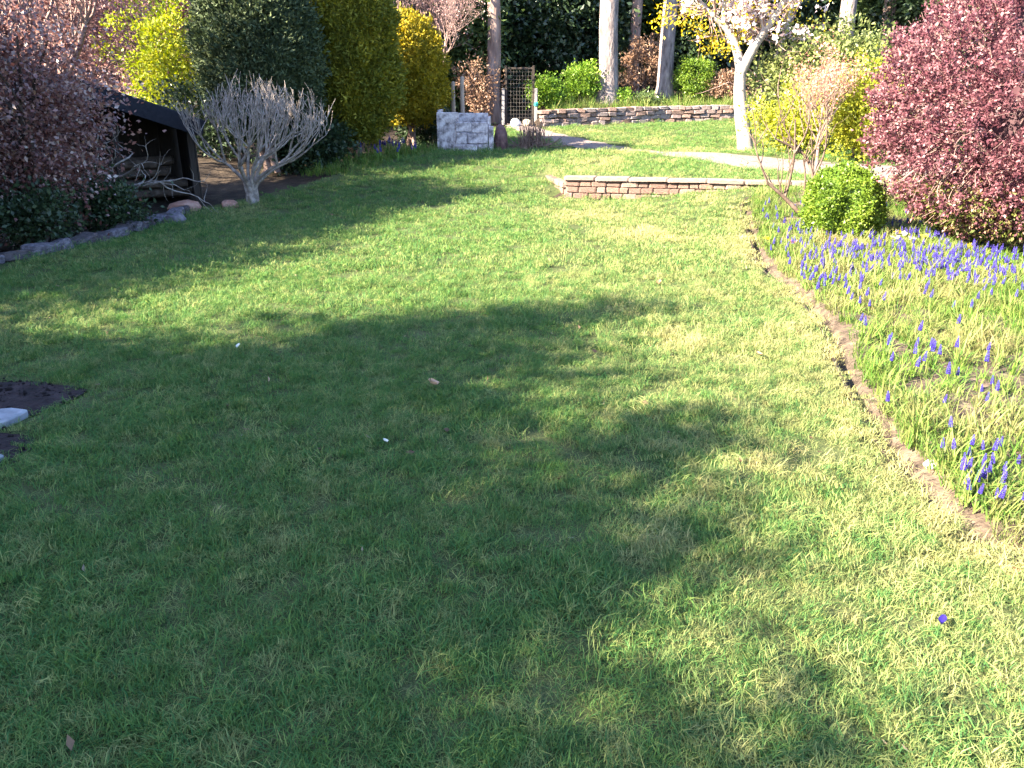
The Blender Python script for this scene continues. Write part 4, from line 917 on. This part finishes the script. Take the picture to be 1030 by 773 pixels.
# box ball
x, y = G(838, 238); clipped('box_ball', 'clipped round bright green box shrub in the flower bed', 'shrub', P3(x, 9.5), [(-.02, .26), (.12, .36), (.3, .42), (.5, .41), (.68, .33), (.8, .2), (.86, .03)], 28000, .034, M_box, 5, .24, .55, .9, .12, .3, stems(3, .4, .05, .02), M_bark_dark, mix=.65, sc=5, tuft=14, fine=.12)
# low heathers behind the box ball
for q, px in enumerate((872, 890, 905)):
    x = XD(px, 11.2, 205); cloud_tree('heather', ['pink heather close behind the box ball', 'pink heather in the middle of the row behind the bed', 'pink heather nearest the barberry foot'][q], 'shrub', P3(x, 11.2), (0, 0, .1), (.2, .15, .1), 22, 40, .03, M_pinkbud, 320+q, stems(3, .12, .05, .008), M_bark_dark, .08, .5, group='low pink heathers')
# purple barberry
M_barb = leafmat('barberry_leaf', [(.062, .02, .03), (.14, .048, .066), (.26, .12, .14), (.4, .27, .26)], .35, .45, .4, stops=[0, .4, .8, 1])
M_barbg = leafmat('barberry_green_leaf', [(.05, .07, .015), (.12, .14, .03), (.3, .16, .12)], .35)
def barberry():
    bx, by = 5.55, 8.75; t = thing('barberry', 'large rounded purple red barberry shrub on the right side', 'shrub', P3(bx, by))
    prof = [(.25, .55), (.45, .95), (.75, 1.28), (1.15, 1.47), (1.6, 1.5), (2.0, 1.38), (2.4, 1.12), (2.7, .8), (2.95, .4), (3.05, .05)]
    smp, V, F = crown_lathe(prof, 9, .13, shrink=.4); n = 12500
    c, cn = smp(n, .50); kp = rng.random(n) < np.clip((vnoise(c*4.6+1.7)-.36)*6, .16, 1); c = c[kp]; cn = cn[kp]; sh, shn = smp(420, .02); k5 = np.repeat(np.arange(420), 5); sd_ = unit(shn+.5*rng.normal(size=(420, 3))+np.array([0, 0, .35])); sp_ = sh[k5]+sd_[k5]*(np.tile(np.linspace(.02, 1, 5), 420)*(.08+.16*rng.random(420)[k5]))[:, None]; c = np.vstack([c, sp_]); cn = np.vstack([cn, sd_[k5]]); n = len(c); idx = np.repeat(np.arange(n), 13); p = c[idx]+cn[idx]*(rng.random(len(idx))*.13-.05)[:, None]+rng.normal(size=(len(idx), 3))*.022
    v, f = leaves(p, cn[idx], .036, 1.0, .6, up=.2)
    tint = np.repeat(np.clip(.45*rng.random(len(idx))+.65*rng.random(n)[idx]-.05, 0, 1), 4)
    v, f = merge([(v, f), (V, F)]); link('crown', npmesh('crown', v, f, np.concatenate([tint, np.full(len(V), 0.)])), M_barb, t)  # inner hull takes the darkest leaf tone, painted shade inside the crown
    n = 2600; prof2 = [(.12, .5), (.3, .9), (.55, 1.15), (.75, 1.2)]; smp2, V2, F2 = crown_lathe(prof2, 10, .1); p, nn = smp2(n*5, .35)
    v, f = leaves(p, nn, .045, 1, .5); link('lower_leaves', npmesh('lower_leaves', v, f, np.repeat(rng.random(len(p)), 4)), M_barbg, t)
    tw = []
    cc, nn = smp(900, .15)
    for a, b in zip(cc, nn):
        d = unit(b*.5+rng.normal(size=3)*.5+np.array([0, 0, .1])); tw.append((bez(a-b*.25, a, a+d*random.uniform(.08, .22), 4, .02), [.005, .004, .003, .002]))
    for k in range(16):
        a = random.uniform(0, 6.283); e = np.array([1.1*math.cos(a), 1.1*math.sin(a), random.uniform(.8, 2.0)]); tw.append((bez((.1*math.cos(a), .1*math.sin(a), -.05), e*.4+np.array([0, 0, .4]), e, 7, .02), np.linspace(.035, .012, 7)))
    tubes('branches', tw, M_twig_pink, t, 4)
barberry()
if 0: bush(985, 250, 7.6, .28, .35, M_pinkbud, 'low pinkish seedling shrub beneath the barberry', 330, .045, 30, 40, cs=.12)

# ------------------------------------------------------------------ small things on the lawn and bed
M_dead = leafmat('dead_leaf', [(.3, .17, .1), (.42, .27, .18)], .2)
def fallen(px, py, lab, m=M_dead, s=.05, cat='leaf', name='fallen_leaf'):
    x, y = G(px, py, .04); nx, ny = 6, 4; V = []
    for i in range(nx+1):
        q = i/nx; wd = s*.42*math.sin(math.pi*min(1, q*.95+.03))**.8
        for j in range(ny+1): u_ = j/ny*2-1; V.append((s*(q-.5)*1.6, wd*u_, .35*s*u_*u_*(.5+.5*q)+.25*s*(q-.5)**2))
    F = [(i*(ny+1)+j, (i+1)*(ny+1)+j, (i+1)*(ny+1)+j+1, i*(ny+1)+j+1) for i in range(nx) for j in range(ny)]
    o = link(name, npmesh(name, np.array(V), np.array(F), np.full(len(V), random.random())), m); o.location = (x, y, tz1(x, y)+.052); o.rotation_euler = (.3, .2, random.uniform(0, 6)); tag(o, lab, cat)
fallen(436, 389, 'curled brown leaf lying in the middle of the shaded lawn', s=.075)
fallen(763, 359, 'reddish dead leaf on the sunlit lawn near the bed edge', s=.05)
fallen(663, 286, 'small dead leaf on the far sunlit lawn', s=.06)
fallen(240, 350, 'small pale leaf on the shaded lawn at left', M_wht, .035)
fallen(388, 447, 'thin pale leaf on the shaded lawn below the brown leaf', M_wht, .03)
fallen(948, 627, 'single blue petal lying on the sunlit lawn at lower right', M_muscari, .03, 'petal', 'fallen_petal')
x, y = G(938, 462, .05); rock(x, y, (.035, .03, .025), surf('white_stone', [(.6, .55, .5), (.75, .7, .66)], 8), 'small white stone on the soil at the bed edge', 0, 'stone', 'white_stone', .8)
M_slab = surf('pale_slab', [(.13, .13, .15), (.25, .25, .28), (.36, .36, .4)], 5, bump=.4, bscale=20, dist=.01)
def slab_thing(poly, lab, th=.05):
    bm = bmesh.new(); vs = [bm.verts.new((px_, py_, 0)) for px_, py_ in poly]; f = bm.faces.new(vs); r = bmesh.ops.extrude_face_region(bm, geom=[f])
    for v in r['geom']:
        if isinstance(v, bmesh.types.BMVert): v.co.z += th
    bmesh.ops.recalc_face_normals(bm, faces=bm.faces); bmesh.ops.bevel(bm, geom=list(bm.edges), offset=.008, segments=1, affect='EDGES')
    me = bpy.data.meshes.new('flat_stone'); bm.to_mesh(me); bm.free(); o = link('flat_stone', me, M_slab); o.location = (0, 0, tz1(-3, 4)-.012); tag(o, lab, 'stone')
slab_thing([G(-60, 428), G(-20, 420), G(14, 417), G(30, 419), G(24, 423), G(10, 430), G(-10, 434), G(-60, 446)], 'pale flat stone sunk in the dark soil at the left edge')
slab_thing([G(-50, 462), G(-8, 460), G(6, 463), G(-6, 470), G(-50, 478)], 'smaller pale stone in the soil below the larger flat stone', .04)

# bits of dead leaf and twig sunk in the lawn
M_lit = leafmat('leaf_litter', [(.12, .07, .04), (.26, .17, .1), (.4, .32, .24)], .2)
lv_ = []
for q in range(4):
    v, f = leaves(np.zeros((1, 3)), np.array([[1., 0, .2]]), 1.0, .15, (.5, .12, .35, .08)[q]); me = npmesh('litter_bit', v, f, np.full(4, q/3)); me.materials.append(M_lit); lv_.append(bpy.data.objects.new('litter_bit', me))
p = np.column_stack([-5+8*rng.random(420), 1.5+10*rng.random(420)]); x, y = p.T; p = p[lawn_ok(x, y)]; x, y = p.T; n = len(x)
scatter('lawn_litter', np.column_stack([x, y, tz(x, y)+.026]), np.column_stack([.4*rng.normal(size=n), .3*rng.normal(size=n), rng.random(n)*6.28]), .018+.03*rng.random(n)**2, np.zeros(n), lv_, 'tiny bits of dead leaf and twig strewn over the lawn')
# crumbs of soil round the bare patch
cr_ = []
for q in range(3):
    bm = bmesh.new(); bmesh.ops.create_icosphere(bm, subdivisions=1, radius=.5)
    for v in bm.verts: v.co *= random.uniform(.6, 1.3)
    me = bpy.data.meshes.new('soil_crumb'); bm.to_mesh(me); bm.free(); me.materials.append(M_soil); cr_.append(bpy.data.objects.new('soil_crumb', me))
p = np.column_stack([-4.4+2.3*rng.random(3200), 2.7+2.1*rng.random(3200)]); x, y = p.T
ok = inside(x, y, SOIL) | (inside(x-.12*rng.random(len(x)), y+.1*(rng.random(len(x))-.5), SOIL) & (rng.random(len(x)) < .6)); p = p[ok]; x, y = p.T; n = len(x)
scatter('soil_crumbs', np.column_stack([x, y, tz(x, y)+.008]), rng.random((n, 3))*6, .008+.026*rng.random(n)**3, np.zeros(n), cr_, 'crumbs of dark soil round the bare patch')
# ------------------------------------------------------------------ trees left of the view that shade the lawn
def shade_tree(x, y, h, r, seed, lab='tall dark evergreen beyond the left edge whose shadow falls on the lawn', n=330):
    prof = [(.3, r*.8), (h*.3, r*1.05), (h*.6, r), (h*.82, r*.7), (h*.93, r*.3), (h, .03)]
    t = thing('shade_tree', lab, 'tree', P3(x, y), 0, 'trees shading the lawn from the left'); smp, V, F = crown_lathe(prof, seed, .16)
    c, cn = smp(n, .5); kp = rng.random(n) < np.interp(c[:, 2]/h, [0, .62, .85, 1], [1, 1, .75, .5]); c = c[kp]; cn = cn[kp]; n = len(c); idx = np.repeat(np.arange(n), 60); p = c[idx]+rng.normal(size=(len(idx), 3))*np.array([.2, .2, .16])+np.array([0, 0, .05])
    v, f = leaves(p, cn[idx], .14, 1, .45); link('crown', npmesh('crown', v, f, np.repeat(rng.random(len(p)), 4)), M_ever, t)
    L, T = [], []
    for k in range(14):
        hh = h*(.25+.6*k/14); a = k*2.4; q = np.interp(hh, [a_[0] for a_ in prof], [a_[1] for a_ in prof]); L.append((bez((0, 0, hh), (q*.5*math.cos(a), q*.5*math.sin(a), hh+.15), (q*1.15*math.cos(a), q*1.15*math.sin(a), hh+.35), 5), np.linspace(.04, .01, 5)))
    tubes('trunk', [(np.array([(0, 0, -.1), (0, 0, h*.3), (.02, 0, h*.6), (0, 0, h*.95)]), [.16, .13, .09, .02])]+L, M_bark_dark, t, 7)
SH = [(-9.0, -5.8, 6.15, 1.0, 330), (-9.1, -4.6, 6.35, .95, 330), (-8.9, -3.5, 6.75, .9, 360), (-9.1, -2.5, 6.7, .9, 360), (-8.9, -1.5, 6.85, .8, 300), (-9.1, -.6, 6.5, .8, 330), (-8.9, .2, 6.35, .75, 320), (-9.0, .95, 6.75, .6, 230),
      (-9.2, 1.9, 5.0, .6, 70), (-9.3, 2.9, 4.4, .6, 45), (-9.4, 3.8, 4.6, .6, 90), (-9.5, 4.8, 4.9, .75, 190), (-9.3, 5.9, 4.9, .8, 170), (-9.5, 7.0, 5.0, .8, 170), (-9.5, 8.5, 6.5, .8, 260), (-9.7, 9.7, 6.0, .85, 260), (-10.0, 11.1, 6.6, .85, 260)]
for q, (x, y, h, r, n) in enumerate(SH): shade_tree(x, y, h, r, 400+q, n=n)
print('scene built: objects', len(bpy.data.objects), 'tris', sum(len(m.polygons)*2 for m in bpy.data.meshes if m.users))
